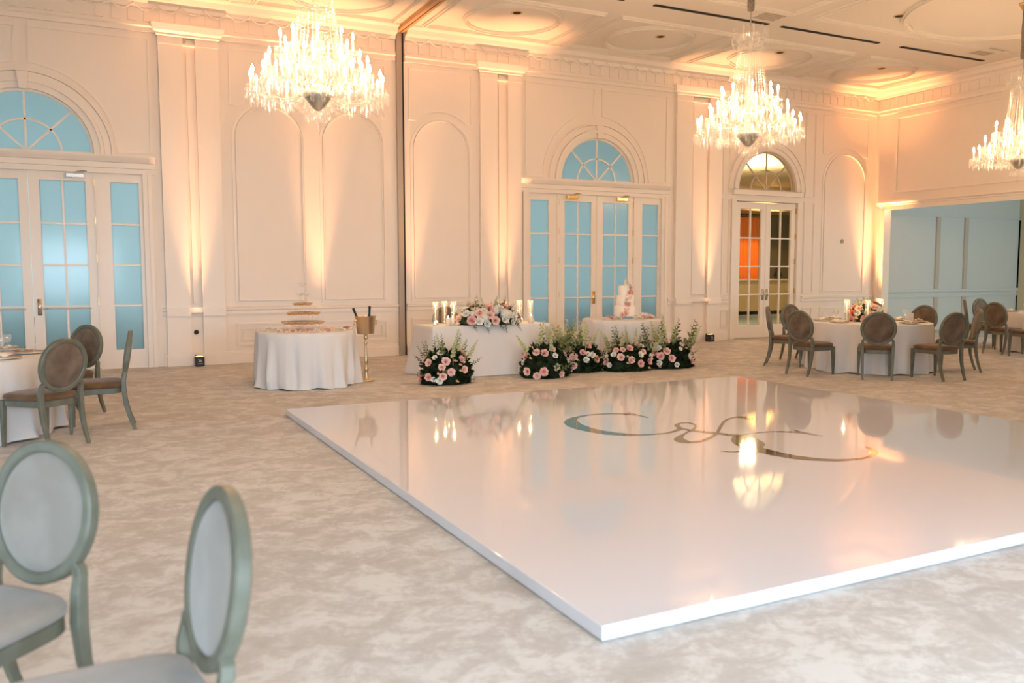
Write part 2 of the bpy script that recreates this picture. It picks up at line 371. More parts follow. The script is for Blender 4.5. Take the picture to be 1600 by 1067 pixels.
# pilasters: two flat boards with a channel between, plinth below, cap above
T5 = sempty('trim_5')
for x0, x1, c0, c1 in ((1.16, 2.10, 1.54, 1.73), (6.92, 7.82, 7.29, 7.52), (11.64, 12.92, 12.08, 12.55)):
    m = MB()
    for a, b in ((x0, c0), (c1, x1)):
        m.box(a, b, YB - .075, YB, .985, 5.46); m.box(a, b, YB - .075, YB, .2, .84)
    m.box(c0 + .05, c1 - .05, YB - .03, YB, 1.06, 5.40)
    m.box(x0 - .015, x1 + .015, YB - .10, YB, 0, .17); m.box(x0 - .008, x1 + .008, YB - .09, YB, .17, .21)
    for a, b in ((x0, c0), (c1, x1)): m.box(a, b, YB - .12, YB, .84, .985)
    m.box(c0, c1, YB - .10, YB, .90, .985); m.box(x0 - .01, x1 + .01, YB - .085, YB, 5.30, 5.33)
    m.v += []; k = len(m.v)
    capz = [(0., 5.42), (.03, 5.44), (.03, 5.47), (.07, 5.50), (.09, 5.56), (.10, 5.60), (.10, 5.62)]
    for o, z in capz: m.v += [(x0 - o, YB - .075 - o, z), (x1 + o, YB - .075 - o, z), (x1 + o, YB, z), (x0 - o, YB, z)]
    for i in range(len(capz) - 1):
        for q in range(4): m.f.append((k + 4 * i + q, k + 4 * i + (q + 1) % 4, k + 4 * i + 4 + (q + 1) % 4, k + 4 * i + 4 + q))
    m.f.append(tuple(k + 4 * (len(capz) - 1) + q for q in range(4))); m.f.append((k, k + 1, k + 2, k + 3))
    m.build('pilaster', TRIM, T5)
# narrow strip between the two arched panels and along the corner
# track of the folding partition: jamb on the wall and slot across the ceiling
P = sempty('trim_6')
MB().box(5.235, 5.30, YB - .07, YB, 0, 5.98).box(5.30, 5.345, YB - .045, YB, 0, 5.98).build('partition_jamb', BRONZE, P)
MB().box(5.345, 5.385, YB - .02, YB, 0, 5.98).build('jamb_gap', DARK, P)
MB().box(5.235, 5.305, -2.5, YB, 5.97, ZC).box(5.345, 5.40, -2.5, YB, 5.985, ZC).build('ceiling_track', mat('orange_lit_track_edge', (.62, .36, .18), .5), P)  # brownish track, with the orange light on its sides put into the colour
MB().box(5.305, 5.345, -2.5, YB, 6.03, ZC).build('track_gap', DARK, P)
# ceiling mouldings
T7 = sempty('trim_7'); m = MB()
def cbox(x0, x1, y0, y1, w=.10):
    for a, b, c, e in ((x0, x1, y0, y0 + w), (x0, x1, y1 - w, y1), (x0, x0 + w, y0 + w, y1 - w), (x1 - w, x1, y0 + w, y1 - w)): m.box(a, b, c, e, ZC - .035, ZC)
    for a, b, c, e in ((x0 + .03, x1 - .03, y0 + .03, y0 + .07), (x0 + .03, x1 - .03, y1 - .07, y1 - .03), (x0 + .03, x0 + .07, y0 + .07, y1 - .07), (x1 - .07, x1 - .03, y0 + .07, y1 - .07)): m.box(a, b, c, e, ZC - .06, ZC)
def cring(cx, cy, r, w=.12):
    m.sweep([(cx + r * math.cos(2 * PI * k / 48), cy + r * math.sin(2 * PI * k / 48), ZC - .02) for k in range(48)], w, .04, closed=True)
    m.sweep([(cx + r * math.cos(2 * PI * k / 48), cy + r * math.sin(2 * PI * k / 48), ZC - .04) for k in range(48)], w * .4, .05, closed=True)
for x0, x1 in ((-6.5, -.9), (-.5, 5.1), (5.6, 11.2), (11.6, 17.4)):
    for y0, y1 in ((1.5, 6.6), (7.0, 11.4)): cbox(x0, x1, y0, y1); cring((x0 + x1) / 2, (y0 + y1) / 2, 2.0)
for x0, x1 in ((-3.3, -.5), (-.2, 2.3), (2.6, 5.1), (5.6, 8.25), (8.55, 11.2), (11.6, 14.3), (14.7, 17.4)): cbox(x0, x1, 12.75, 14.85, .08); cring((x0 + x1) / 2, 13.8, .85, .08)
m.build('ceiling_moulding', CEIL, T7)
# ---------------------------------------------------------------- glazed doors
GR = [(2.37, 3.03), (1.71, 2.34), (1.05, 1.68), (.31, 1.02)]          # rows of panes
YG = YB + .06
def leaf(parent, x0, x1, glass, hinge_side, rows=GR, cols=2, name='door_leaf'):
    g0, g1 = x0 + .15, x1 - .13
    zt, zb = rows[0][1], rows[-1][0]
    m = MB(); y0, y1 = YB + .025, YB + .085
    m.box(x0, g0, y0, y1, .02, ZS - .02); m.box(g1, x1, y0, y1, .02, ZS - .02); m.box(g0, g1, y0, y1, .02, zb); m.box(g0, g1, y0, y1, zt, ZS - .02)
    for (a, b), (c, d) in zip(rows[1:], rows[:-1]): m.box(g0, g1, y0 + .008, y1 - .01, b, c)
    for k in range(1, cols): xm = g0 + (g1 - g0) * k / cols; m.box(xm - .015, xm + .015, y0 + .010, y1 - .01, zb, zt)
    o = m.build(name, DOORP, parent)
    MB().box(g0, g1, YG, YG + .008, zb, zt).build('glass_pane', glass, o)
    if hinge_side:
        xh = x1 + .002 if hinge_side > 0 else x0 - .002
        for z in (.30, 1.05, 1.75, 2.35, 2.95): MB().box(xh - .012, xh + .012, YB + .002, YB + .03, z, z + .12).build('hinge', BRASS, o)
    return o
def fan(parent, cx, r, glass, muntin):
    m = MB()
    yc = YB + .05
    for a in (PI / 4, PI / 2, 3 * PI / 4): m.sweep([(cx, yc, ZF), (cx + (r - .01) * math.cos(a), yc, ZF + (r - .01) * math.sin(a))], .03, .03, up=(0, 1, 0))
    m.sweep([(x, yc, z) for x, z in arc(cx, ZF, r * .52, 0, PI, 24)], .03, .03, up=(0, 1, 0))
    m.sweep([(x, yc, z) for x, z in arc(cx, ZF, r - .02, 0, PI, 32)], .04, .05, up=(0, 1, 0)); m.box(cx - r, cx + r, YB + .03, YB + .08, ZF - .0, ZF + .03)
    f = m.build('fanlight_bars', muntin, parent)
    p = arc(cx, ZF, r, 0, PI, 32); n = len(p)
    g = MB(); g.v = [(x, YG + .02, z) for x, z in p] + [(x, YG + .028, z) for x, z in p]; g.f = [tuple(range(n)), tuple(range(2 * n - 1, n - 1, -1))]
    g.build('fanlight_glass', glass, f)
    a = MB()
    for rr, w, d in ((r + .05, .10, .05), (r + .12, .05, .085), (r + .20, .10, .04), (r + .27, .03, .06)): a.sweep([(x, YB - d / 2, z) for x, z in arc(cx, ZF, rr, 0, PI, 40)], w, d, up=(0, -1, 0))
    a.build('arch_moulding', TRIM, parent)
    k = MB(); k.v = [(cx + s * w, YB - y, z) for z, w in ((ZF + r - .02, .05), (ZF + r + .24, .085)) for s, y in ((-1, .11), (1, .11), (1, 0), (-1, 0))]
    k.f = [(0, 1, 2, 3), (4, 5, 6, 7)] + [(q, (q + 1) % 4, 4 + (q + 1) % 4, 4 + q) for q in range(4)]; k.build('keystone', TRIM, parent)
def lever(parent, x, metal, s=-1, z=1.02, bar=None):
    m = MB(); m.box(x - .03, x + .03, YB + .010, YB + .026, z - .12, z + .14); m.sweep([(x, YB + .02, z), (x, YB - .045, z), (x + s * .05, YB - .05, z), (x + s * .12, YB - .05, z)], .022, sides=6)
    h = m.build('door_handle', metal, parent, True)
    if bar: MB().box(bar[0], bar[1], YB - .02, YB + .0, z - .03, z - .008).build('push_bar', BRONZE, parent)
    return h
def closer(parent, x, metal, s=1):
    m = MB(); m.box(x - .13, x + .13, YB - .05, YB + .02, 3.075, 3.145)
    o = m.build('door_closer', metal, parent, bevel=.008)
    MB().sweep([(x, YB - .02, 3.145), (x, YB - .02, 3.175), (x + s * .17, YB - .06, 3.185), (x + s * .05, YB - .02, 3.195)], .014, sides=6).build('closer_arm', BRASS if metal is not SILVER else PEWTER, o)
HD = [(0, ZS - .03), (.03, ZS - .03), (.03, ZS + .05), (.05, ZS + .06), (.05, ZS + .14), (.08, ZS + .15), (.12, ZS + .21), (.13, ZS + .235), (.13, ZS + .255), (0, ZS + .255)]
for i, (cx, hw, r) in enumerate(DOORS):
    d = sempty('door_%d' % (i + 1)); metal = SILVER if i == 0 else GOLD
    l1 = leaf(d, cx - .93, cx - .003, FROST, -1); l2 = leaf(d, cx + .003, cx + .93, FROST, 1)
    for s in (-1, 1):
        a, b = (cx + .96, cx + hw + .06) if s > 0 else (cx - hw - .06, cx - .96)
        m = MB(); y0, y1 = YB + .02, YB + .08; g0, g1 = (cx + 1.16, cx + hw) if s > 0 else (cx - hw, cx - 1.16)
        m.box(a, g0, y0, y1, 0, ZS); m.box(g1, b, y0, y1, 0, ZS); m.box(g0, g1, y0, y1, 0, .31); m.box(g0, g1, y0, y1, 3.03, ZS)
        for z in (2.355, 1.695, 1.035): m.box(g0, g1, y0 + .01, y1 - .01, z - .015, z + .015)
        sl = m.build('sidelight', DOORP, d); MB().box(g0, g1, YG, YG + .008, .31, 3.03).build('glass_pane', FROST, sl)
        c = MB(); xo = cx + s * (hw + .06)
        c.box(*sorted((xo, xo + s * .12)), YB - .04, YB + .02, 0, ZS); c.box(*sorted((xo + s * .08, xo + s * .14)), YB - .06, YB, 0, ZS)
        c.box(*sorted((cx + s * .93, cx + s * .975)), YB + .0, YB + .08, 0, ZS)
        c.build('casing', TRIM, d)
    hm = cornice(HD, cx - hw - .26, cx + hw + .26, 'x'); hm.build('head_cornice', TRIM, d)
    fan(d, cx, r, FROST, DOORP)
    if i == 0: lever(l2, cx + .085, SILVER, 1, bar=(cx + .13, cx + .82)); closer(l2, cx + .66, SILVER); MB().box(cx - .82, cx - .1, YB - .02, YB, .99, 1.012).build('push_bar', BRONZE, l1)
    else: lever(l1, cx - .07, GOLD, -1); closer(l1, cx - .62, GOLD); closer(l2, cx + .60, GOLD)
    MB().box(cx - .93, cx + .93, YB - .01, YB + .1, .001, .02).build('threshold', PEWTER, d)
d = sempty('door_3')
l1 = leaf(d, D3 - .93, D3 - .003, CLEAR, 0); l2 = leaf(d, D3 + .003, D3 + .93, CLEAR, 1)
lever(l1, D3 - .06, PEWTER, -1); lever(l2, D3 + .06, PEWTER, 1)
fan(d, D3, .90, CLEAR, mat('tan_bar_paint', (.58, .48, .36), .5))
MB().box(D3 - 1.08, D3 - .95, YB - .04, YB + .03, 0, ZS).box(D3 + .95, D3 + 1.08, YB - .04, YB + .03, 0, ZS).box(D3 - 1.08, D3 + 1.08, YB - .04, YB + .03, ZS, ZS + .05).box(D3 - 1.05, D3 + 1.05, YB - .07, YB, ZF - .12, ZF - .02).build('casing', TRIM, d)
MB().box(D3 - .93, D3 + .93, YB - .005, YB + .1, .001, .018).build('threshold', PEWTER, d)

# lobby furniture behind the clear doors
t = thing('buffet_counter', 'pale buffet counter with dark toe kick seen through the clear glass doors', 'counter', (22.6, 23.6, 0))
MB().box(-2.4, 2.4, 0, .6, .14, 1.25).build('counter_body', BEIGE, t); MB().box(-2.35, 2.35, .05, .6, .007, .14).build('toe_kick', DARK, t); MB().box(-2.45, 2.45, -.04, .62, 1.25, 1.30).build('counter_top', CHINA, t)
t = thing('curtain', 'bright orange drape glowing in the lobby beyond the clear doors', 'curtain', (22.15, 24.7, 0))
m = MB(); n = 60
for i in range(n + 1): m.v += [(-.85 + 1.5 * i / n, .06 * math.sin(i * .9), z) for z in (.1, 3.6)]
m.f = [(2 * i, 2 * i + 2, 2 * i + 3, 2 * i + 1) for i in range(n)]; m.build('drape', CURT, t, True)
MB().sweep([(-.95, 0, 3.65), (.75, 0, 3.65)], .04, sides=8).build('curtain_rod', BRASS, t)
l = bpy.data.lights.new('lobby_downlight', 'SPOT'); l.energy = 420; l.color = (1, .55, .2); l.spot_size = 1.6; l.spot_blend = .6; l.shadow_soft_size = .1
o = bpy.data.objects.new('lobby_downlight', l); COL.objects.link(o); o.location = (21.9, 22.6, 4.4); o.rotation_euler = (.75, 0, 0)
l = bpy.data.lights.new('lobby_glow', 'POINT'); l.energy = 420; l.color = (1, .78, .48); l.shadow_soft_size = .25
o = bpy.data.objects.new('lobby_glow', l); COL.objects.link(o); o.location = (17.0, 18.6, 3.9)
tag(MB().lathe([(.001, 1.302), (.14, 1.302), (.17, 1.45), (.09, 1.62), (.14, 1.8), (.001, 1.8)], 12).build('dark_urn', BLACK, None, True, (23.0, 23.85, 0)), 'small dark urn standing on the lobby counter behind the glass doors', 'urn')

# terrace outside frosted doors, unseen light shades: awning above, hedge close to the glass
tr = sempty('floor_terrace'); MB().box(-9, 12.4, YB + .17, YB + 6, -.08, -.02).build('paving', PAVE, tr)
for i, (cx, hw, r) in enumerate(DOORS):
    MB().box(cx - 2.4, cx + 2.4, YB + .2, YB + 3.2, 4.6, 4.7).build('added_awning', ADDED_SOFF, tr)  # unseen; added to darken the top of the frosted glass
    h = MB(); rr = random.Random(i)
    for k in range(260): h.ball(rr.uniform(.05, .09), (rr.uniform(-1.9, 1.9), .25 + rr.uniform(0, .3), rr.uniform(.05, .92)), 4)
    h.build('added_hedge', ADDED_HEDGE, tr, True, (cx, YB + .2, 0))  # unseen; added to darken the foot of the frosted glass

# ---------------------------------------------------------------- ceiling fittings
for i, (x, y) in enumerate(((12.88, 13.44), (15.9, 13.48), (12.95, 10.64), (15.98, 10.64), (6.83, 13.45), (9.96, 13.56))):
    t = thing('ceiling_downlight', '', 'downlight', (x, y, ZC), 0, 'recessed downlights in the ceiling')
    MB().lathe([(.10, 0), (.10, -.008), (.075, -.008), (.07, -.004)], 20).build('trim_ring', BRASS, t, True); MB().lathe([(.001, -.003), (.072, -.003)], 20).build('dark_aperture', DARK, t)
    t['label'] = ('dark recessed downlight, ' + ('in the right rear ceiling bay near the corner', 'nearest the right wall at the rear', 'in front of the slot, left of the far right chandelier', 'in front of the slot, closest to the far right chandelier', 'just below the cut off chandelier drops', 'left of the middle chandelier crown')[i])[:200]
for i, (x0, x1) in enumerate(((5.6, 8.1), (8.7, 11.23), (11.54, 14.09), (14.72, 17.27))):
    tag(MB().box(x0, x1, 11.99, 12.07, ZC - .012, ZC + .02).build('linear_air_slot', DARK), 'long black air slot in the ceiling, ' + ('cut off by the top edge', 'behind the middle chandelier rod', 'right of the middle chandelier rod', 'nearest the far right chandelier')[i], 'air slot', 'linear air slots in the ceiling')
for i, (x, y) in enumerate(((10.9, 11.6), (16.6, 11.5))):
    t = thing('ceiling_vent', 'square painted ceiling vent ' + ('beside the middle chandelier rod' if i == 0 else 'beside the far right chandelier rod'), 'vent', (x, y, ZC), 0, 'square ceiling vents')
    MB().box(-.28, .28, -.28, .28, -.012, 0).build('vent_frame', CEIL, t); m = MB()
    for k in range(7): m.box(-.24, .24, -.24 + .07 * k, -.21 + .07 * k, -.02, -.012)
    m.build('vent_louvres', BRONZE, t)
tag(MB().lathe([(.001, -.03), (.05, -.03), (.055, 0)], 20, Matrix.Rotation(PI / 2, 4, 'X') @ Matrix.Scale(-1, 4, (0, 0, 1))).build('wall_sensor', BRONZE, None, True, (16.81, YB, 2.32)), 'small round tan sensor on the arched wall panel near the corner', 'sensor')
tag(MB().lathe([(.001, -.05), (.03, -.05), (.04, 0)], 16, Matrix.Rotation(PI / 2, 4, 'X') @ Matrix.Scale(-1, 4, (0, 0, 1))).build('door_stop', BLACK, None, True, (1.62, YB, .56)), 'small black knob on the left pilaster plinth above the uplight', 'stop')

# ---------------------------------------------------------------- uplights
def uplight(x, y, label, power, aim=(0, 0), blend=1., size=.47, col=None):
    t = thing('uplight', label, 'uplight', (x, y, 0), 0, 'black wireless uplights along the walls')
    MB().box(-.075, .075, -.075, .075, 0, .165).build('housing', BLACK, t, bevel=.012)
    MB().lathe([(.001, .172), (.055, .172), (.06, .166)], 16).build('lens', LENS, t)
    m = MB(); m.box(-.02, .03, -.0765, -.075, .085, .10); m.box(-.035, .045, -.0765, -.075, .045, .052); m.box(-.03, .02, -.0765, -.075, .115, .12); m.build('printed_label', WLABEL, t)
    MB().box(-.062, .062, .055, .072, .165, .185).build('rear_lip', BLACK, t)
    l = bpy.data.lights.new('uplight_beam', 'SPOT'); l.energy = power; l.color = col or UPCOL; l.spot_size = size; l.spot_blend = blend; l.shadow_soft_size = .05
    o = bpy.data.objects.new('uplight_beam', l); COL.objects.link(o); o.parent = t; o.location = (0, 0, .2); o.rotation_euler = (PI + aim[0], aim[1], 0)
    return t
uplight(1.63, 15.03, 'black box uplight on the carpet by the pilaster right of the left doors', UP, (.05, 0))
uplight(3.72, 15.06, 'black box uplight behind the champagne tower table, only its glow showing', UP * 1.1, (.05, 0))
uplight(5.52, 15.04, 'black box uplight beside the partition jamb behind the head table', UP * .8, (.05, 0))
uplight(7.40, 15.03, 'black box uplight behind the head table at the pilaster left of the middle doors', UP, (.05, 0))
uplight(12.50, 15.02, 'black box uplight on the carpet right of the long flower bank', UP, (.05, 0))
uplight(17.62, 15.0, 'black box uplight in the far corner behind the dining table', UP * 1.6, (.06, 0), size=.58, col=(1, .38, .13))
GLYPHS = [
 [(5.123,7.09),(5.121,7.337),(5.115,7.462),(5.08,7.382),(4.985,7.455),(4.921,7.488),(4.774,7.525),(4.646,7.523),(4.524,7.5),(4.415,7.454),(4.304,7.374),(4.229,7.289),(4.185,7.216),(4.127,7.058),(4.117,6.873),(4.139,6.761),(4.17,6.63),(4.215,6.525),(4.277,6.449),(4.374,6.371),(4.494,6.328),(4.63,6.306),(4.734,6.289),(4.836,6.315),(4.906,6.344),(4.964,6.368),(5.019,6.403),(5.055,6.496),(5.006,6.469),(4.964,6.431),(4.888,6.384),(4.773,6.336),(4.697,6.338),(4.654,6.338),(4.53,6.379),(4.43,6.453),(4.358,6.572),(4.316,6.681),(4.291,6.823),(4.294,6.951),(4.301,7.051),(4.33,7.164),(4.368,7.261),(4.402,7.324),(4.467,7.404),(4.547,7.455),(4.643,7.477),(4.746,7.481),(4.892,7.444),(4.973,7.374),(5.04,7.282),(5.088,7.229),(5.097,7.085)],
 [(5.942,5.531),(5.949,5.767),(5.946,5.923),(5.898,5.832),(5.809,5.885),(5.727,5.931),(5.622,5.954),(5.509,5.966),(5.395,5.95),(5.3,5.943),(5.228,5.925),(5.133,5.849),(5.061,5.772),(5,5.678),(4.955,5.571),(4.929,5.457),(4.923,5.368),(4.933,5.257),(4.942,5.15),(4.97,5.064),(4.997,4.98),(5.053,4.891),(5.174,4.796),(5.236,4.752),(5.311,4.731),(5.394,4.715),(5.487,4.709),(5.615,4.73),(5.742,4.779),(5.796,4.816),(5.864,4.888),(5.914,4.985),(5.928,5.048),(5.908,5.058),(5.872,4.993),(5.829,4.919),(5.767,4.858),(5.68,4.798),(5.581,4.76),(5.507,4.755),(5.389,4.771),(5.301,4.811),(5.231,4.869),(5.175,4.942),(5.113,5.075),(5.096,5.195),(5.095,5.311),(5.095,5.403),(5.121,5.502),(5.14,5.606),(5.176,5.706),(5.215,5.79),(5.3,5.871),(5.373,5.917),(5.518,5.931),(5.669,5.915),(5.77,5.844),(5.834,5.781),(5.881,5.701),(5.915,5.61)],
 [(5.322,5.914),(5.333,5.872),(5.326,5.758),(5.288,5.631),(5.241,5.538),(5.201,5.493),(5.115,5.425),(5.033,5.373),(5.106,5.493),(5.159,5.564),(5.203,5.658),(5.218,5.736),(5.215,5.79)],
 [(4.729,5.901),(4.718,5.934),(4.729,5.997),(4.765,6.067),(4.817,6.129),(4.917,6.217),(5.009,6.284),(5.069,6.318),(5.057,6.344),(4.964,6.276),(4.858,6.211),(4.752,6.145),(4.671,6.079),(4.638,6.044),(4.606,5.974),(4.601,5.91),(4.639,5.863),(4.683,5.844)],
 [(5.25,6.704),(5.179,6.689),(5.113,6.647),(5.075,6.608),(5.044,6.55),(5.018,6.475),(5.015,6.413),(5.024,6.353),(5.055,6.392),(5.068,6.465),(5.099,6.542),(5.139,6.604),(5.184,6.652),(5.221,6.668)],
]
STROKES = [
 ([(6.046,6.566),(6.065,6.62),(6.06,6.673),(6.027,6.709),(5.974,6.722),(5.906,6.719),(5.803,6.676),(5.664,6.583),(5.494,6.43),(5.34,6.28),(5.207,6.147),(5.104,6.066),(4.994,5.989),(4.881,5.924),(4.786,5.899),(4.728,5.902)],
  [(6.023,6.541),(5.98,6.528),(5.945,6.55),(5.941,6.615),(5.924,6.665),(5.86,6.662),(5.756,6.611),(5.612,6.497),(5.458,6.351),(5.314,6.211),(5.164,6.066),(5.051,5.984),(4.943,5.914),(4.833,5.857),(4.739,5.836),(4.684,5.844)]),
 ([(5.006,6.268),(5.086,6.32),(5.171,6.391),(5.264,6.497),(5.311,6.59),(5.314,6.645),(5.291,6.692),(5.248,6.714)],
  [(5.049,6.334),(5.131,6.394),(5.202,6.458),(5.225,6.479),(5.264,6.542),(5.279,6.604),(5.262,6.655),(5.206,6.658)]),
 ([(5.014,6.351),(5.042,6.256),(5.082,6.186),(5.135,6.095),(5.16,6.031),(5.195,5.933),(5.243,5.851)],
  [(5.063,6.411),(5.096,6.32),(5.136,6.249),(5.193,6.162),(5.223,6.102),(5.267,6.012),(5.319,5.934)]),
 ([(4.685,5.473),(4.708,5.415),(4.751,5.381),(4.831,5.363),(4.925,5.376)],
  [(4.694,5.483),(4.725,5.434),(4.768,5.4),(4.849,5.384),(4.949,5.406)]),
]
# ---------------------------------------------------------------- chandeliers
def make_chandelier():
    t = thing('crystal_chandelier', '', 'chandelier')
    MB().lathe([(.004, 0), (.012, .03), (.022, .05), (.008, .08), (.03, .09), (.085, .10), (.115, .13), (.13, .185), (.12, .19), (.04, .20), (.02, .25)], 20).build('bottom_bowl', CRYS, t, True)
    m = MB()
    for k in range(14):
        a = 2 * PI * k / 14; m.drop((.13 * math.cos(a), .13 * math.sin(a), .19), .014, .09)
    m.build('bowl_drops', CRYS, t)
    MB().lathe([(.02, .22), (.06, .25), (.15, .36), (.17, .42), (.10, .44), (.05, .46)], 20).build('silvered_hub', PEWTER, t, True)
    MB().lathe([(.03, .40), (.055, .5), (.03, .56), (.07, .64), (.085, .7), (.04, .76), (.03, .9), (.06, 1.0), (.03, 1.1), (.035, 1.5), (.06, 1.6), (.03, 1.75)], 12).build('glass_stem', CRYS, t, True)
    # long bead strands hanging as a tapering skirt from the crown
    m = MB(); rr = random.Random(3)
    for k in range(30):
        a = 2 * PI * k / 30
        for q in range(26):
            f = q / 25; r = .155 + .10 * f ** 1.5 + .01 * math.sin(k * 2.4); z = 1.68 - .86 * f
            m.drop((r * math.cos(a), r * math.sin(a), z + .02), .012, .038)
    m.build('bead_strands', CRYS, t)['kind'] = 'stuff'
    m = MB()
    for k in range(10):
        a = 2 * PI * k / 10
        p = [(.05, 1.56), (.14, 1.60), (.22, 1.68), (.25, 1.78), (.22, 1.83), (.19, 1.80)]
        m.sweep([(r * math.cos(a), r * math.sin(a), z) for r, z in p], [.02, .02, .018, .016, .014, .01], sides=5)
        for j in range(4): m.drop((.24 * math.cos(a + .15 * j), .24 * math.sin(a + .15 * j), 1.74 - .03 * j), .016, .10)
        m.drop((.19 * math.cos(a), .19 * math.sin(a), 1.80), .014, .08)
    m.lathe([(.05, 1.66), (.15, 1.68), (.19, 1.72), (.06, 1.73), (.03, 1.84)], 16); m.build('crown', CRYS, t)
    MB().sweep([(0, 0, 1.7), (0, 0, 2.97)], .02, sides=6).build('suspension_rod', PEWTER, t)
    MB().lathe([(.03, 2.05), (.045, 2.06), (.05, 2.12), (.042, 2.3), (.05, 2.5), (.042, 2.7), (.045, 2.88), (.03, 2.89)], 12).build('chain_sleeve', SLEEVE, t, True)
    MB().lathe([(.02, 2.83), (.05, 2.86), (.09, 2.93), (.11, 2.97), (.001, 2.97)], 20).build('ceiling_canopy', GOLD, t, True)
    # shared meshes for the arms
    def arm_mesh(r, zc, zh):
        m = MB(); p = []
        for k in range(11):
            f = k / 10; p.append((.09 + (r - .09) * f, 0, zh + (zc - zh) * f - .10 * math.sin(PI * min(1, f * 1.05)) * (r / .68)))
        m.sweep(p, [.022 - .006 * k / 10 for k in range(11)], sides=6)
        for k in range(3, 10, 2): m.drop((p[k][0], 0, p[k][2]), .012, .07)
        return meshonly(m, 'arm', CRYS, True)
    cup = meshonly(MB().lathe([(.012, -.03), (.03, -.02), (.062, .0), (.068, .012), (.03, .006), (.018, .012), (.018, .035)], 14), 'drip_cup', CRYS, True)
    m = MB()
    for k in range(9):
        a = 2 * PI * k / 9; x, y = .062 * math.cos(a), .062 * math.sin(a)
        m.ball(.008, (x, y, -.008), 4)
        m.drop((x, y, -.016), .013, .13 if k % 3 == 0 else .095)
    m.drop((0, 0, -.03), .018, .16)
    drops = meshonly(m, 'drops', CRYS)
    candle = meshonly(MB().lathe([(.001, .02), (.0115, .02), (.0115, .135), (.001, .137)], 8), 'candle_tube', WAX, True)
    bulb = meshonly(MB().lathe([(.003, .135), (.012, .142), (.0165, .160), (.013, .183), (.004, .203), (.001, .21)], 8), 'bulb', BULB, True)
    for n, r, zc, zh, off in ((18, .69, .415, .40, 0.), (12, .53, .60, .60, .1), (9, .38, .83, .78, .2)):
        am = arm_mesh(r, zc, zh)
        for k in range(n):
            a = 2 * PI * k / n + off
            ao = inst(am, 'arm', t, (0, 0, 0), (0, 0, a))
            for nm, me in (('drip_cup', cup), ('pendant_drops', drops), ('candle_tube', candle), ('bulb', bulb)): inst(me, nm, ao, (r, 0, zc))
    # swags of beads between the cups, and hanging fringes inside the tiers
    m = MB(); rr = random.Random(5)
    for n, r, zc, off in ((18, .69, .42, 0.), (12, .53, .61, .1), (9, .38, .84, .2)):
        for k in range(n):
            for q in range(1, 8):
                a = 2 * PI * (k + q / 8) / n + off; z = zc - .09 * math.sin(PI * q / 8)
                m.drop((r * math.cos(a), r * math.sin(a), z), .010, .03)
            for q in range(7):
                f = (q + .5) / 7; a = 2 * PI * k / n + off; rq = r * (1 - f * .6); m.drop((rq * math.cos(a), rq * math.sin(a), zc + .0 + .16 * f), .010, .05)
    m.build('bead_garlands', CRYS, t)['kind'] = 'stuff'
    m = MB()
    for n, r, z, l in ((26, .20, .50, .12), (18, .30, .66, .14), (26, .42, .50, .12), (18, .24, .90, .14), (34, .56, .40, .10)):
        for k in range(n):
            a = 2 * PI * k / n + rr.uniform(-.05, .05); m.drop((r * math.cos(a), r * math.sin(a), z + rr.uniform(-.04, .04)), .017, l)
    m.build('prism_fringe', CRYS, t)['kind'] = 'stuff'
    return t
CH = [((2.28, 9.2, 3.08), 'crystal chandelier with lit candle bulbs hanging left of the partition track', .1),
      ((8.27, 9.2, 3.08), 'crystal chandelier hanging above the monogrammed dance floor, in front of the clear doors', .4),
      ((14.25, 9.2, 3.08), 'crystal chandelier at the right edge above the wide opening, half cut off', .25),
      ((2.42, 4.1, 3.10), 'nearest crystal chandelier, only its hanging drops visible at the top edge', .1)]
ch = make_chandelier()
for i, (l, lab, rz) in enumerate(CH): place(ch, i > 0, l, rz, lab, 'crystal chandeliers')

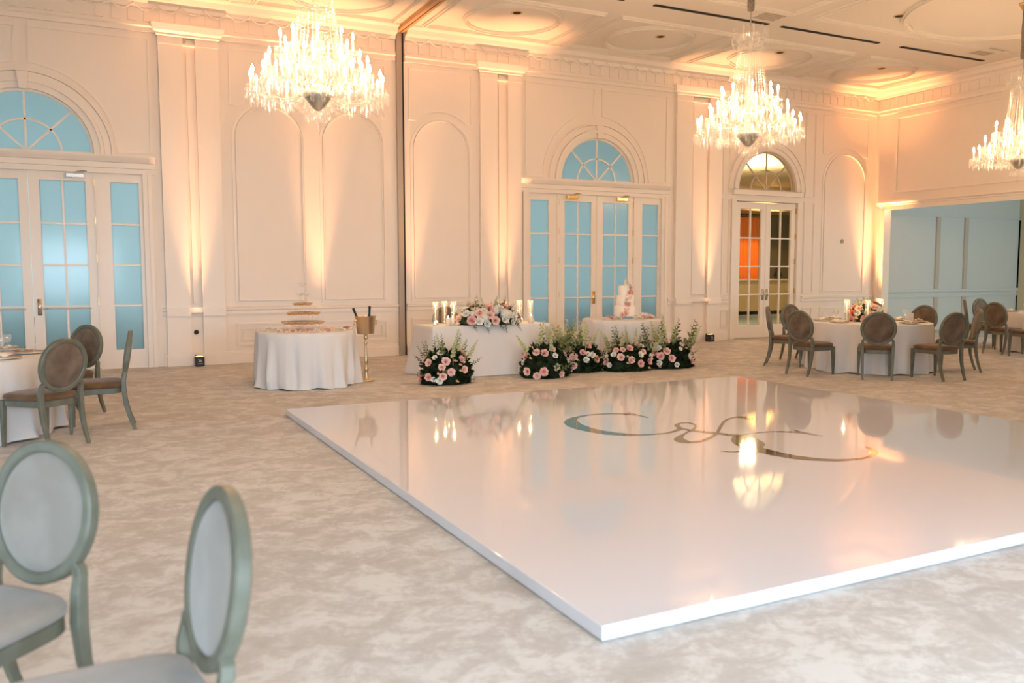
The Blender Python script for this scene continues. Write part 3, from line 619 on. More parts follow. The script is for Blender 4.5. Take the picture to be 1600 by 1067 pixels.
# ---------------------------------------------------------------- chairs (facing +X)
def make_chair(back, seat, label):
    t = thing('oval_back_chair', label, 'chair')
    # oval back: centre, tilt
    cx, cz, ra, rb, tilt = -.295, .745, .245, .247, .16
    def ov(a, s, d): # angle, scale inward, depth
        y = (ra - s) * math.cos(a); v = (rb - s) * math.sin(a)
        return (cx - v * math.sin(tilt) + d * math.cos(tilt), y, cz + v * math.cos(tilt) + d * math.sin(tilt))
    n = 40; m = MB(); prof = [(0, -.016), (0, .016), (.008, .022), (.034, .022), (.042, .014), (.042, -.014), (.034, -.022), (.008, -.022)]
    for i in range(n):
        for s, d in prof: m.v.append(ov(2 * PI * i / n, s, d))
    k = len(prof)
    for i in range(n):
        j = (i + 1) % n
        for q in range(k): m.f.append((i * k + q, i * k + (q + 1) % k, j * k + (q + 1) % k, j * k + q))
    m.build('oval_frame', FRAME, t, 35)
    m = MB()
    for side in (1, -1):
        o = len(m.v); rings = [(.040, .006), (.055, .018), (.10, .028), (.17, .033)]
        for s, d in rings:
            for i in range(n): m.v.append(ov(2 * PI * i / n, s, side * d))
        m.v.append(ov(0, ra, side * .034))
        for r in range(len(rings) - 1):
            for i in range(n): j = (i + 1) % n; m.f.append((o + r * n + i, o + r * n + j, o + (r + 1) * n + j, o + (r + 1) * n + i))
        c = len(m.v) - 1; r = len(rings) - 1
        for i in range(n): m.f.append((o + r * n + i, o + r * n + (i + 1) % n, c))
    m.build('back_pad', back, t, True)
    # seat: rounded trapezoid, rail below
    def outline(g, n=40):
        pts = []
        for i in range(n):
            a = 2 * PI * i / n; c, s = math.cos(a), math.sin(a); e = .42
            x = (.25 + g) * math.copysign(abs(c) ** e, c); y = ((.225 + .02 * (x / .25)) + g) * math.copysign(abs(s) ** e, s)
            pts.append((x, y))
        return pts
    def lofts(levels):
        m = MB(); n = 40
        for g, z in levels: m.v += [(x, y, z) for x, y in outline(g, n)]
        for r in range(len(levels) - 1):
            for i in range(n): j = (i + 1) % n; m.f.append((r * n + i, r * n + j, (r + 1) * n + j, (r + 1) * n + i))
        m.f.append(tuple(range(n - 1, -1, -1))); m.f.append(tuple((len(levels) - 1) * n + i for i in range(n))); return m
    lofts([(-.012, .375), (0, .38), (0, .43), (-.01, .435)]).build('seat_rail', FRAME, t, 40)
    lofts([(-.012, .43), (.004, .44), (.008, .462), (-.005, .485), (-.04, .497), (-.12, .505), (-.20, .507)]).build('seat_cushion', seat, t, True)
    for s in (1, -1):
        MB().sweep([(.222, s * .215, .43), (.224, s * .217, .30), (.226, s * .218, .15), (.228, s * .219, 0)], [.048, .045, .037, .028], up=(1, 0, 0)).build('front_leg', FRAME, t, bevel=.006)
        p = [(-.345, s * .195, 0), (-.300, s * .198, .12), (-.265, s * .202, .26), (-.250, s * .205, .40), (-.252, s * .207, .50), (-.262, s * .205, .555)]
        MB().sweep(p, [.03, .035, .04, .045, .042, .036], up=(1, 0, 0)).build('rear_leg', FRAME, t, bevel=.006)
        q = ov(-PI / 2 + s * .72, .012, 0); MB().sweep([(-.262, s * .207, .545), (-.266, s * .198, .575), (-.272, s * .175, .597), q], [.036, .038, .036, .030], up=(1, 0, 0)).build('back_strut', FRAME, t, bevel=.005)
    return t
def chairs(src, lst, group):
    for i, (tx, ty, fa, lab) in enumerate(lst):      # top of the oval back on plan, facing angle
        a = math.radians(fa); place(src, i > 0, (tx + .335 * math.cos(a), ty + .335 * math.sin(a), 0), a, lab, group)
tv = make_chair(VELVET, SEATV, '')
RT = (11.3, 9.65)
def rp(ang, r=1.60): a = math.radians(ang); return (RT[0] + r * math.cos(a), RT[1] + r * math.sin(a), ang + 180)
LST = [(*rp(225, 1.62), 'taupe oval back chair seen from behind at the front of the flower topped round table'),
       (*rp(186, 1.75), 'taupe oval back chair at the left front of the right round table'),
       (*rp(131, 1.6), 'taupe oval back chair seen edge on at the far left of the right round table'),
       (*rp(92, 1.70), 'taupe oval back chair partly hidden behind the left front chair of the right table'),
       (*rp(45, 1.62), 'taupe oval back chair hidden behind the table flowers at the right round table'),
       (*rp(8.6, 1.67), 'taupe oval back chair behind the right table, only its upper back above the cloth'),
       (*rp(317, 1.60), 'taupe oval back chair turned edge on at the right end of the right round table'),
       (*rp(262, 1.72), 'taupe oval back chair at the right front of the right round table')]
chairs(tv, LST, 'chairs around the right round table')
def cp(lst, group):
    for tx, ty, fa, lab in lst:
        a = math.radians(fa); c = copy_tree(tv); c.location = (tx + .335 * math.cos(a), ty + .335 * math.sin(a), 0); c.rotation_euler = (0, 0, a); c['label'] = lab; c['group'] = group
cp([(-.20, 8.53, 131, 'taupe oval back chair nearest the camera at the left round table'),
    (.37, 9.40, 178, 'taupe oval back chair in profile on the right side of the left round table'),
    (-.02, 10.68, 222, 'taupe oval back chair behind the left round table in front of the doors')], 'chairs around the left round table')
cp([(15.27, 10.2, -1, 'taupe oval back chair facing the far right table, seen from behind'),
    (16.05, 11.37, -52, 'taupe oval back chair seen edge on behind the far right chairs'),
    (17.12, 11.78, -92, 'taupe oval back chair partly hidden behind another at the far right table'),
    (15.25, 9.25, 70, 'taupe oval back chair at the far right table, only its seat corner in frame')], 'chairs around the far right table')
cp([(5.42, 13.40, -90, 'taupe oval back chair behind the head table, seen between the candle glasses')], 'chair at the head table')
pc = make_chair(PALE, PALE, '')
for i, (tx, ty, fa, lab) in enumerate([(-.14, 3.33, 221, 'pale grey oval back chair in the left foreground, facing the corner'), (.32, 2.37, 187, 'pale grey oval back chair seen almost edge on at the bottom edge')]):
    a = math.radians(fa); place(pc, i > 0, (tx + .335 * math.cos(a), ty + .335 * math.sin(a), 0), a, lab, 'pale chairs in the foreground')

# ---------------------------------------------------------------- dance floor
DX0, DX1, DY0, DY1, DZ = 1.895, 8.28, 2.94, 9.367, .0725
df = thing('dance_floor', 'raised glossy white square dance floor with a gold script monogram', 'dance floor', ((DX0 + DX1) / 2, (DY0 + DY1) / 2, 0))
cx, cy = (DX0 + DX1) / 2, (DY0 + DY1) / 2
MB().box(DX0 - cx, DX1 - cx, DY0 - cy, DY1 - cy, .004, DZ).build('floor_panel', GLOSSW, df, bevel=.006)
mm = MB()
def poly(pts, z):
    tr_ = tessellate_polygon([[Vector((a, b, 0)) for a, b in pts]]); mm.add([(a - cx, b - cy, z) for a, b in pts], tr_)
zz = DZ + .0012
for g in GLYPHS: poly(g, zz); zz += .00012
for L, Rr in STROKES:
    n = len(L); mm.add([(a - cx, b - cy, zz) for a, b in L] + [(a - cx, b - cy, zz) for a, b in Rr], [(i, i + 1, n + i + 1, n + i) for i in range(n - 1)]); zz += .00012
o = mm.build('monogram', MIRGOLD, df); o['label'] = 'mirror gold script letters on the dance floor'
for p in o.data.polygons:
    pass
bm = bmesh.new(); bm.from_mesh(o.data)
for f in bm.faces:
    f.normal_update()
    if f.normal.z < 0: f.normal_flip()
bm.to_mesh(o.data); bm.free()

# ---------------------------------------------------------------- tables
def cloth_mesh(r, h, rb, seed, folds=17, amp=.055, n=144, rows=16):
    rr = random.Random(seed); ph = [rr.uniform(0, 6.28) for _ in range(6)]; m = MB()
    m.v.append((0, 0, h))
    for k in range(1, 5):
        for i in range(n): a = 2 * PI * i / n; m.v.append((r * .97 * k / 4 * math.cos(a), r * .97 * k / 4 * math.sin(a), h + .0015))
    for k in range(rows):
        f = k / (rows - 1)
        for i in range(n):
            a = 2 * PI * i / n
            w = math.sin(folds * a + ph[0] + .5 * math.sin(2 * a + ph[1])) * .6 + math.sin((folds * 2 - 3) * a + ph[2]) * .25 + math.sin(5 * a + ph[3]) * .35
            g = min(1, f * 1.4) ** 1.2
            R = r + .012 * (1 - (1 - min(f * 6, 1)) ** 2) + (rb - r) * f ** 1.1 + amp * w * g + (.03 * math.sin(7 * a + ph[4]) * max(0, f - .85) / .15)
            z = h - .006 - (h - .012) * f + (.018 * max(0, math.sin(9 * a + ph[5])) * (f > .97))
            m.v.append((R * math.cos(a), R * math.sin(a), max(z, .006)))
    for i in range(n): m.f.append((0, 1 + i, 1 + (i + 1) % n))
    for k in range(rows + 3):
        for i in range(n):
            j = (i + 1) % n; m.f.append((1 + k * n + i, 1 + k * n + j, 1 + (k + 1) * n + j, 1 + (k + 1) * n + i))
    return m
def round_table(x, y, r, rb, seed, lab, clab, h=.76):
    t = thing('round_table', lab, 'table', (x, y, 0))
    MB().lathe([(.001, h - .03), (r - .02, h - .03), (r - .02, h - .008), (.001, h - .008)], 40).build('tabletop', BEIGE, t)
    for k in range(4):
        a = PI / 4 + PI / 2 * k; MB().sweep([(r * .6 * math.cos(a), r * .6 * math.sin(a), 0), (r * .55 * math.cos(a), r * .55 * math.sin(a), h - .03)], .03, sides=8).build('leg', PEWTER, t)
    tag(cloth_mesh(r, h, rb, seed).build('tablecloth', CLOTH, None, 60, (x, y, 0)), clab, 'tablecloth')
CT = (2.72, 11.93)
round_table(*CT, .68, .705, 1, 'round cocktail height dining table under the champagne tower', 'white linen cloth to the carpet on the champagne tower table')
round_table(8.28, 12.3, .68, .72, 2, 'round table under the wedding cake, behind the flower bank', 'white linen cloth on the round cake table behind the flowers')
round_table(*RT, .93, .97, 3, 'large round dining table set with flowers and candles at right', 'white floor length cloth on the right round dining table')
LT = (-1.27, 9.72); round_table(*LT, .9, .96, 4, 'round dining table cut off by the left edge of the photo', 'white floor length cloth on the round table at the left edge')
FT = (17.0, 10.15); round_table(*FT, .90, .94, 5, 'round dining table cut off at the far right edge', 'white cloth on the table at the far right edge')
# rectangular head table
HX0, HX1, HY0, HY1 = 4.54, 6.54, 11.72, 12.5
t = thing('head_table', 'long rectangular head table for two under a white cloth', 'table', ((HX0 + HX1) / 2, (HY0 + HY1) / 2, 0))
hw, hd = (HX1 - HX0) / 2, (HY1 - HY0) / 2
MB().box(-hw + .02, hw - .02, -hd + .02, hd - .02, .73, .752).build('tabletop', BEIGE, t)
for sx in (-1, 1):
    for sy in (-1, 1): MB().sweep([(sx * (hw - .15), sy * (hd - .1), 0), (sx * (hw - .15), sy * (hd - .1), .73)], .035, sides=8).build('leg', PEWTER, t)
m = MB(); n = 160; rows = 16; rr = random.Random(9)
def rrect(i, g, f):
    per = 4 * (hw + hd); s = per * i / n; c = .03
    for (x0, y0, x1, y1) in ((-hw, -hd, hw, -hd), (hw, -hd, hw, hd), (hw, hd, -hw, hd), (-hw, hd, -hw, -hd)):
        L = abs(x1 - x0) + abs(y1 - y0)
        if s <= L:
            u = s / L; x = x0 + (x1 - x0) * u; y = y0 + (y1 - y0) * u; nx, ny = (y1 - y0) / L, -(x1 - x0) / L
            w = .020 * math.sin(s * 9 + 1.3 * math.sin(s * 2)) + .018 * math.sin(s * 4 + 2)
            corner = max(0, 1 - min(s, L - s) / .22)
            d = g + f * (.20 + w * 1.3 - .06 * corner) + f * corner * .05 * math.cos(10 * min(s, L - s))
            if x0 == x1: d = g + f * (.10 + w)
            return (x + nx * d + (x / hw) * f * .06 * corner, y + ny * d)
        s -= L
m.v.append((0, 0, .76))
for k in range(1, 4): m.v += [(rrect(i, 0, 0)[0] * k / 3 * .995, rrect(i, 0, 0)[1] * k / 3 * .995, .7615) for i in range(n)]
for k in range(rows): f = k / (rows - 1); m.v += [(*rrect(i, .006, f ** 1.15), .756 - .748 * f) for i in range(n)]
for i in range(n): m.f.append((0, 1 + i, 1 + (i + 1) % n))
for k in range(rows + 2):
    for i in range(n): j = (i + 1) % n; m.f.append((1 + k * n + i, 1 + k * n + j, 1 + (k + 1) * n + j, 1 + (k + 1) * n + i))
tag(m.build('tablecloth', CLOTH, None, 60, ((HX0 + HX1) / 2, (HY0 + HY1) / 2, 0)), 'white cloth draped to the carpet over the rectangular head table', 'tablecloth')
# ---------------------------------------------------------------- flowers
def rose_mb(rr, r=1.):
    m = MB()
    def petal(a, tilt, rad, w, h, curl):
        o = []
        for i in range(5):
            u = i / 4; z = -.25 * r + h * u * r; d = rad * (.25 + .75 * math.sin(min(1, u * 1.1) * PI / 2)) * r + curl * max(0, u - .6) * r
            ww = w * math.sin(.35 + u * 2.2) * (1 if u < .9 else .75)
            for j in range(5):
                b = a + ww * (j - 2) / 2; o.append((d * math.cos(b), d * math.sin(b), z - (.06 * r * abs(j - 2) ** 1.5 * u)))
        m.add(o, [(i * 5 + j, i * 5 + j + 1, i * 5 + j + 6, i * 5 + j + 5) for i in range(4) for j in range(4)])
    for n, rad, h, curl, w in ((3, .22, .75, .0, 1.3), (4, .45, .70, .12, 1.05), (5, .72, .58, .35, .85), (6, .95, .42, .55, .7)):
        off = rr.uniform(0, 6)
        for k in range(n): petal(off + 2 * PI * k / n + rr.uniform(-.1, .1), 0, rad * rr.uniform(.9, 1.08), w, h * rr.uniform(.9, 1.1), curl)
    return m
R7 = random.Random(11)
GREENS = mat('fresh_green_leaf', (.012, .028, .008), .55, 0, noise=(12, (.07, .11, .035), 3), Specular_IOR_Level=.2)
ROSE = [meshonly(rose_mb(R7, 1), 'rose', m_, True) for m_ in (ROSEP, ROSEP, ROSED)]
WROSE = [meshonly(rose_mb(R7, 1), 'white_rose', ROSEW, True)]
CROSE = [meshonly(rose_mb(R7, 1), 'coral_rose', ORANGE, True)]
def hydr():
    m = MB(); rr = random.Random(4)
    for k in range(70):
        a = k * 2.39996; z = 1 - 2 * (k + .5) / 85; s = math.sqrt(max(0, 1 - z * z)); c = Vector((s * math.cos(a), s * math.sin(a), z)); u = c.orthogonal().normalized(); v = c.cross(u)
        for q in range(4):
            b = q * PI / 2 + k; d = (u * math.cos(b) + v * math.sin(b)); e = (u * math.cos(b + PI / 2) + v * math.sin(b + PI / 2)); p = c * .92
            m.add([p, p + (d + e * .6) * .15 + c * .06, p + d * .26 + c * .02, p + (d - e * .6) * .15 + c * .06], [(0, 1, 2, 3)])
    m.ball(.74, (0, 0, 0), 8); return m
HP = ((-.28, -.86, .42, 1.35), (.42, -.84, .58, 1.6), (.10, -.72, .80, 1.15), (-.62, -.5, .62, 1.0))
HYD = meshonly(hydr(), 'hydrangea', ROSEW)
def spray_mb(seed, n=26):
    rr = random.Random(seed); m = MB(); bend = rr.uniform(-.12, .12)
    m.sweep([(bend * f * f, 0, f) for f in (0, .3, .6, .85, 1.)], [.022, .02, .016, .012, .006], sides=5)
    return m, bend, rr
def sprig(seed):
    m, bend, rr = spray_mb(seed); a = 0
    for k in range(26):
        f = .34 + .64 * k / 26; a += 2.4; s = .11 * (1.12 - f) + .02
        c = Vector((bend * f * f, 0, f)); d = Vector((math.cos(a), math.sin(a), .55)).normalized(); u = d.orthogonal().normalized() * s * .5
        m.add([c, c + d * s * .6 + u, c + d * s * 1.2, c + d * s * .6 - u], [(0, 1, 2, 3)]); v = d.cross(u).normalized() * s * .5; m.add([c, c + d * s * .6 + v, c + d * s * 1.2, c + d * s * .6 - v], [(0, 1, 2, 3)])
    return m
SPR = [meshonly(sprig(s), 'flower_spray', BLOSS) for s in (1, 2, 3)]
def greens(seed):
    m, bend, rr = spray_mb(seed); a = 0
    for k in range(18):
        f = .25 + .75 * k / 18; a += 2.5; s = .20 * (1.25 - f)
        c = Vector((bend * f * f, 0, f)); d = Vector((math.cos(a), math.sin(a), .5)).normalized(); u = d.orthogonal().normalized() * s * .25
        m.add([c, c + d * s * .5 + u, c + d * s, c + d * s * .5 - u], [(0, 1, 2, 3)])
    return m
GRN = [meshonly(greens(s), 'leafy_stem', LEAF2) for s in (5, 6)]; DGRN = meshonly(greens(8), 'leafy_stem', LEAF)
def berry():
    m = MB(); rr = random.Random(3)
    for k in range(7): m.ball(.3, (rr.uniform(-.6, .6), rr.uniform(-.6, .6), rr.uniform(-.4, .5)), 5)
    return m
BER = meshonly(berry(), 'berry_cluster', PEACH, True)
def leaves(mb, rr, n, pos, size):
    for k in range(n):
        c, out = pos(); d = (out + Vector((rr.uniform(-.8, .8), rr.uniform(-.8, .8), rr.uniform(-.5, .8)))).normalized(); u = d.cross(Vector((rr.uniform(-1, 1), rr.uniform(-1, 1), rr.uniform(-1, 1)))).normalized()
        s = size * rr.uniform(.6, 1.3); w = u * s * .24; nrm = d.cross(u) * s * .08
        mb.add([c, c + d * s * .45 + w + nrm, c + d * s, c + d * s * .45 - w + nrm], [(0, 1, 2), (0, 2, 3)])
def dome_pt(rr, rx, ry, h, lo=.0):
    while True:
        a = rr.uniform(0, 2 * PI); z = rr.uniform(lo, 1); s = math.sqrt(max(0, 1 - (z * .92) ** 2)) if z > .25 else 1.0 - .15 * (.25 - z) / .25
        p = Vector((rx * s * math.cos(a), ry * s * math.sin(a), h * z)); nn = Vector((math.cos(a) * s / rx, math.sin(a) * s / ry, (z - .1) / h)).normalized(); return p, nn
def arrangement(name, lab, cat, loc, rx, ry, h, seed, nr, nw, ns, ng, nb, nh=0, sprh=(.35, .6), size=.045, coral=0, rz=0., front=True, group=None, base=True):
    rr = random.Random(seed); t = thing(name, lab, cat, loc, rz, group)
    m = MB()
    prof = [(.001, .02), (.86, .0), (.93, .12), (.9, .4), (.75, .68), (.45, .9), (.001, .96)]
    m.lathe([(r, z) for r, z in prof], 20, Matrix.Diagonal((rx, ry, h, 1)))
    for i in range(len(m.v)):
        x, y, z = m.v[i]; q = 1 + .09 * math.sin(x * 23 + seed) * math.cos(y * 19); m.v[i] = (x * q, y * q, z)
    def pos():
        p, nn = dome_pt(rr, rx, ry, h); return p * rr.uniform(.86, .98), nn
    leaves(m, rr, int(1500 * (rx + ry) * h) + 150, pos, .09)
    if not base: m.v = [(x, y, max(z, .004)) for x, y, z in m.v]
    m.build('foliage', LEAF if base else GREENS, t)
    if base: MB().lathe([(.001, 0), (.75, 0), (.8, .05), (.78, .10), (.001, .10)], 24, Matrix.Diagonal((rx, ry, 1, 1))).build('base_tray', BLACK, t)
    for k in range(int(16 * (rx + ry))):          # leafy stems reaching out at the sides and front
        p, nn = dome_pt(rr, rx * .8, ry * .8, h * .8, .1); d = (nn + Vector((0, 0, rr.uniform(.0, .5)))).normalized(); e = d.to_track_quat('Z', 'Y').to_euler()
        inst(GRN[k % 2] if k % 3 else DGRN, 'leafy_stem', t, p, (e.x, e.y, e.z), rr.uniform(.22, .34) if base else rr.uniform(.14, .2))
    spots = []
    def spot(mind, lo):
        for _ in range(60):
            p, nn = dome_pt(rr, rx, ry, h, lo)
            if front and nn.y > .35: continue
            if all((p - q).length > mind for q in spots): break
        spots.append(p); return p, nn
    def put(me, nm, s, lo, mind, out=.01):
        p, nn = spot(mind, lo); e = nn.to_track_quat('Z', 'Y').to_euler()
        o = inst(me, nm, t, p + nn * (out + .02 + s * .25), (e.x, e.y, e.z), s); return o
    for p in (HP if nh else ()): inst(HYD, 'hydrangea', t, (p[0] * rx, p[1] * ry, p[2] * h), (.9, p[0], 0), size * p[3]); spots.append(Vector((p[0] * rx, p[1] * ry, p[2] * h)))
    for k in range(nr): put(ROSE[k % 3], 'rose', size * rr.uniform(.95, 1.3), .10, .085)
    for k in range(coral): put(CROSE[0], 'coral_rose', size * rr.uniform(.85, 1.15), .12, .07)
    for k in range(nw): put(WROSE[0], 'white_rose', size * rr.uniform(.75, 1.1), .08, .07)
    for k in range(nb): put(BER, 'berry_cluster', size * .75, .1, .05)
    for k in range(ns + ng):
        a = rr.uniform(0, 2 * PI); f = math.sqrt(rr.uniform(.05, 1)) * .8; p = Vector((rx * f * math.cos(a), ry * f * math.sin(a), h * (.75 - .3 * f)))
        d = Vector((rr.uniform(-.3, .3) + .75 * p.x / max(rx, .3), .3 * p.y / max(ry, .3) - .05, 1)).normalized(); e = d.to_track_quat('Z', 'Y').to_euler()
        L = rr.uniform(*sprh) * 1.15; me = SPR[k % 3] if k < ns else GRN[k % 2]
        inst(me, 'flower_spray' if k < ns else 'leafy_stem', t, p, (e.x, e.y, e.z), L)
    return t
G = 'floor flower arrangements'
arrangement('floor_arrangement', 'blush rose and greenery floor arrangement at the left end of the head table', 'flowers', (4.50, 11.10, 0), .37, .28, .46, 21, 12, 7, 6, 8, 6, sprh=(.3, .46), group=G)
arrangement('floor_arrangement', 'blush rose floor arrangement at the right front of the head table', 'flowers', (6.10, 11.08, 0), .38, .28, .48, 22, 13, 6, 6, 9, 7, sprh=(.3, .5), group=G)
arrangement('floor_arrangement', 'floor flowers with tall pale blossom between head table and cake', 'flowers', (6.92, 11.46, 0), .40, .28, .44, 23, 12, 6, 14, 6, 8, sprh=(.35, .55), group=G)
arrangement('floor_arrangement', 'dark floor flower bank in front of the cake table, middle of the long row', 'flowers', (7.72, 11.24, 0), .46, .27, .40, 24, 14, 8, 6, 8, 8, sprh=(.3, .46), group=G)
arrangement('floor_arrangement', 'right end of the long floor flower bank with tall pale green stems', 'flowers', (8.52, 11.24, 0), .42, .28, .42, 25, 13, 9, 7, 10, 8, sprh=(.35, .55), group=G)
arrangement('table_centrepiece', 'low mound of white hydrangea and blush roses on the head table edge', 'flowers', (5.52, 11.86, .762), .50, .20, .27, 26, 10, 15, 6, 16, 6, nh=4, sprh=(.16, .26), size=.060, base=False)
arrangement('table_centrepiece', 'round mound of peach, white and coral flowers on the right dining table', 'flowers', (11.28, 9.70, .762), .30, .26, .27, 27, 10, 8, 4, 8, 2, nh=3, sprh=(.14, .22), size=.055, coral=6, base=False)
# leaves trailing over the head table edge belong to the centrepiece: low leafy stems
tp = [o for o in bpy.data.objects if o.name.startswith('table_centrepiece')][0]
for x, a in ((-.32, 2.2), (-.1, 2.35), (.12, 2.3), (.22, 2.5), (.40, 2.2)):
    o = inst(GRN[0], 'leafy_stem', tp, (x, -.14, .05), (a, 0, rnd.uniform(-.3, .3)), .24); o.data.materials[0] = LEAF2

# ---------------------------------------------------------------- champagne tower
def coupe():
    t = thing('coupe_glass', '', 'glass')
    MB().lathe([(.001, 0), (.032, .001), (.030, .004), (.005, .008), (.004, .075), (.007, .082), (.030, .095), (.045, .116), (.047, .130), (.045, .130), (.043, .117), (.028, .098), (.001, .086)], 14).build('coupe_bowl', THIN, t, True)
    return t
cg = coupe(); first = True
wine = meshonly(MB().lathe([(.001, .088), (.027, .0985), (.042, .117), (.0435, .121), (.001, .121)], 14), 'champagne', WINE, True)
def hexpts(rmax, off): 
    d = .097; P = []
    for i in range(-5, 6):
        for j in range(-5, 6):
            x = d * (i + j / 2) + off[0]; y = d * j * .866 + off[1]
            if math.hypot(x, y) <= rmax: P.append((x, y))
    return P
TZ = CT[0] - .04, CT[1]
tiers = [(.265, (0, 0)), (.22, (.0485, .028)), (.135, (0, 0)), (.06, (0, -.056)), (.02, (0, 0))]
z = .763; nm = ('bottom', 'second', 'third', 'fourth', 'top')
for ti, (R, off) in enumerate(tiers):
    pts = hexpts(R, off)
    if ti == 3: pts = [(0, .056), (-.0485, -.028), (.0485, -.028)]
    for (x, y) in pts:
        o = place(cg, not first, (TZ[0] + x, TZ[1] + y, z), rnd.uniform(0, 6), ('single empty coupe at the very top of the champagne tower' if ti == 4 else ('empty' if ti > 2 else 'champagne filled') + ' coupe in the ' + nm[ti] + ' tier of the champagne tower'), 'coupes, %s tier' % nm[ti])
        if first:
            first = False
            inst(wine, 'champagne', cg, (0, 0, 0))
        if ti > 2:
            for c in list(o.children):
                if c.name.startswith('champagne'): bpy.data.objects.remove(c, do_unlink=True)
    z += .1305
PETN = 0
for k, (a, r) in enumerate(((3.6, .50), (4.1, .46), (4.75, .50), (5.2, .44), (5.6, .52), (6.1, .56), (2.9, .52), (4.45, .38))):
    o = bpy.data.objects.new('loose_rose', (ROSED.name and (ROSE if k % 2 else WROSE))[k % len(ROSE if k % 2 else WROSE)]); COL.objects.link(o)
    o.location = (CT[0] + r * math.cos(a), CT[1] + r * math.sin(a), .790); o.scale = (.045,) * 3; o.rotation_euler = (rnd.uniform(-.25, .25), rnd.uniform(-.25, .25), 0)
    tag(o, ('pink' if k % 2 else 'white') + ' loose rose lying among petals round the champagne tower', 'rose', 'loose %s roses on the champagne table' % ('pink' if k % 2 else 'white'))
m = MB()
for k in range(330):
    a = rnd.uniform(0, 2 * PI); r = rnd.uniform(.34, .65); c = Vector((r * math.cos(a), r * math.sin(a), .774)); d = Vector((rnd.uniform(-1, 1), rnd.uniform(-1, 1), rnd.uniform(0, .5))).normalized(); u = d.orthogonal(); s = rnd.uniform(.02, .035)
    m.add([c, c + d * s * .5 + u * s * .4, c + d * s, c + d * s * .5 - u * s * .4], [(0, 1, 2, 3)])
o = tag(m.build('rose_petals', PETAL, None, False, (*CT, 0)), 'blush petals strewn round the champagne tower on the cloth', 'petals'); o['kind'] = 'stuff'

# ---------------------------------------------------------------- ice bucket stand
t = thing('ice_bucket_stand', 'gold ice bucket with ring handles on a tall turned stand', 'ice bucket', (3.545, 11.80, 0))
MB().lathe([(.001, .004), (.10, .004), (.105, .015), (.09, .03), (.05, .04), (.035, .06), (.032, .10), (.02, .13), (.034, .17), (.038, .19), (.02, .22), (.014, .24), (.026, .28), (.028, .30), (.022, .33), (.017, .42), (.014, .52), (.017, .545), (.026, .56), (.017, .575), (.014, .60), (.030, .625), (.034, .64), (.02, .655), (.03, .675), (.05, .685), (.001, .69)], 24).build('turned_stand', CHAMPG, t, True)
MB().lathe([(.001, .69), (.115, .69), (.122, .70), (.142, .915), (.155, .93), (.157, .945), (.148, .945), (.135, .91), (.118, .72), (.001, .715)], 32).build('bucket', CHAMPG, t, 40)
for s in (-1, 1):
    hd = MB().box(s * .145 - .012, s * .145 + .012, -.02, .02, .87, .90).build('handle_mount', GOLD, t, bevel=.004)
    MB().sweep([(s * .165 + .012 * math.sin(a), .032 * math.cos(a), .85 + .035 * math.sin(a)) for a in [2 * PI * k / 18 for k in range(18)]], .010, closed=True, sides=6).build('ring_handle', GOLD, hd, True)
m = MB(); rr = random.Random(2)
for k in range(40): m.ball(.022, (rr.uniform(-.085, .085), rr.uniform(-.085, .085), .885 + rr.uniform(0, .02)), 4)
o = tag(m.build('ice', CRYS, None, False, (3.545, 11.80, 0)), 'ice heaped inside the gold bucket around the bottles', 'ice'); o['kind'] = 'stuff'
for s, lean, lab in ((-1, .38, 'dark foil topped champagne bottle leaning left in the gold bucket'), (1, -.06, 'dark foil topped champagne bottle standing upright in the gold bucket')):
    b = thing('champagne_bottle', lab, 'bottle', (3.545 + s * .045, 11.80, .73)); b.rotation_euler = (0, -lean if s < 0 else .06, 0)
    MB().lathe([(.001, 0), (.036, 0), (.038, .02), (.038, .15), (.028, .20), (.017, .235), (.015, .27)], 18).build('bottle_body', BOTTLE, b, True)
    MB().lathe([(.016, .235), (.0165, .27), (.017, .325), (.020, .33), (.020, .355), (.001, .36)], 14).build('foil_neck', BLACK, b, True)

# ---------------------------------------------------------------- candles
def taper():
    t = thing('taper_candle', '', 'candle')
    MB().lathe([(.001, 0), (.045, 0), (.045, .006), (.001, .008)], 16).build('glass_base', CLEAR, t)
    MB().lathe([(.046, .004), (.046, .36), (.044, .36), (.044, .004)], 18).build('glass_cylinder', THIN, t, True)
    MB().lathe([(.001, .008), (.013, .008), (.011, .27), (.001, .272)], 10).build('wax_taper', WAX, t, True)
    MB().lathe([(.001, .272), (.008, .285), (.010, .296), (.005, .318), (.001, .33)], 8).build('flame', FLAME, t, True)
    l = bpy.data.lights.new('candle_light', 'POINT'); l.energy = 1.6; l.color = (1, .66, .3); l.shadow_soft_size = .02
    o = bpy.data.objects.new('candle_light', l); COL.objects.link(o); o.parent = t; o.location = (0, 0, .35)
    return t
tc = taper()
TP = [((4.72, 12.05, .762), 'lit taper in a glass cylinder, leftmost on the head table', 'h'), ((4.98, 12.32, .762), 'lit taper in a glass cylinder in front of the chair back on the head table', 'h'), ((5.01, 12.03, .762), 'lit taper in a glass cylinder just left of the head table flowers', 'h'),
      ((6.18, 12.10, .762), 'lit taper in a glass cylinder right of the head table flowers', 'h'), ((6.34, 12.02, .762), 'lit taper in a glass cylinder nearest the right end of the head table', 'h'),
      ((10.86, 9.72, .762), 'lit taper candle left of the flowers on the right dining table', 'd'), ((11.02, 9.45, .762), 'lit taper candle in front of the flowers on the right dining table', 'd'), ((11.62, 9.72, .762), 'lit taper candle right of the flowers on the right dining table', 'd'), ((11.74, 9.86, .762), 'rear lit taper candle right of the flowers on the dining table', 'd')]
for i, (l, lab, g) in enumerate(TP): place(tc, i > 0, l, 0, lab, 'taper candles on the head table' if g == 'h' else 'taper candles on the right dining table')
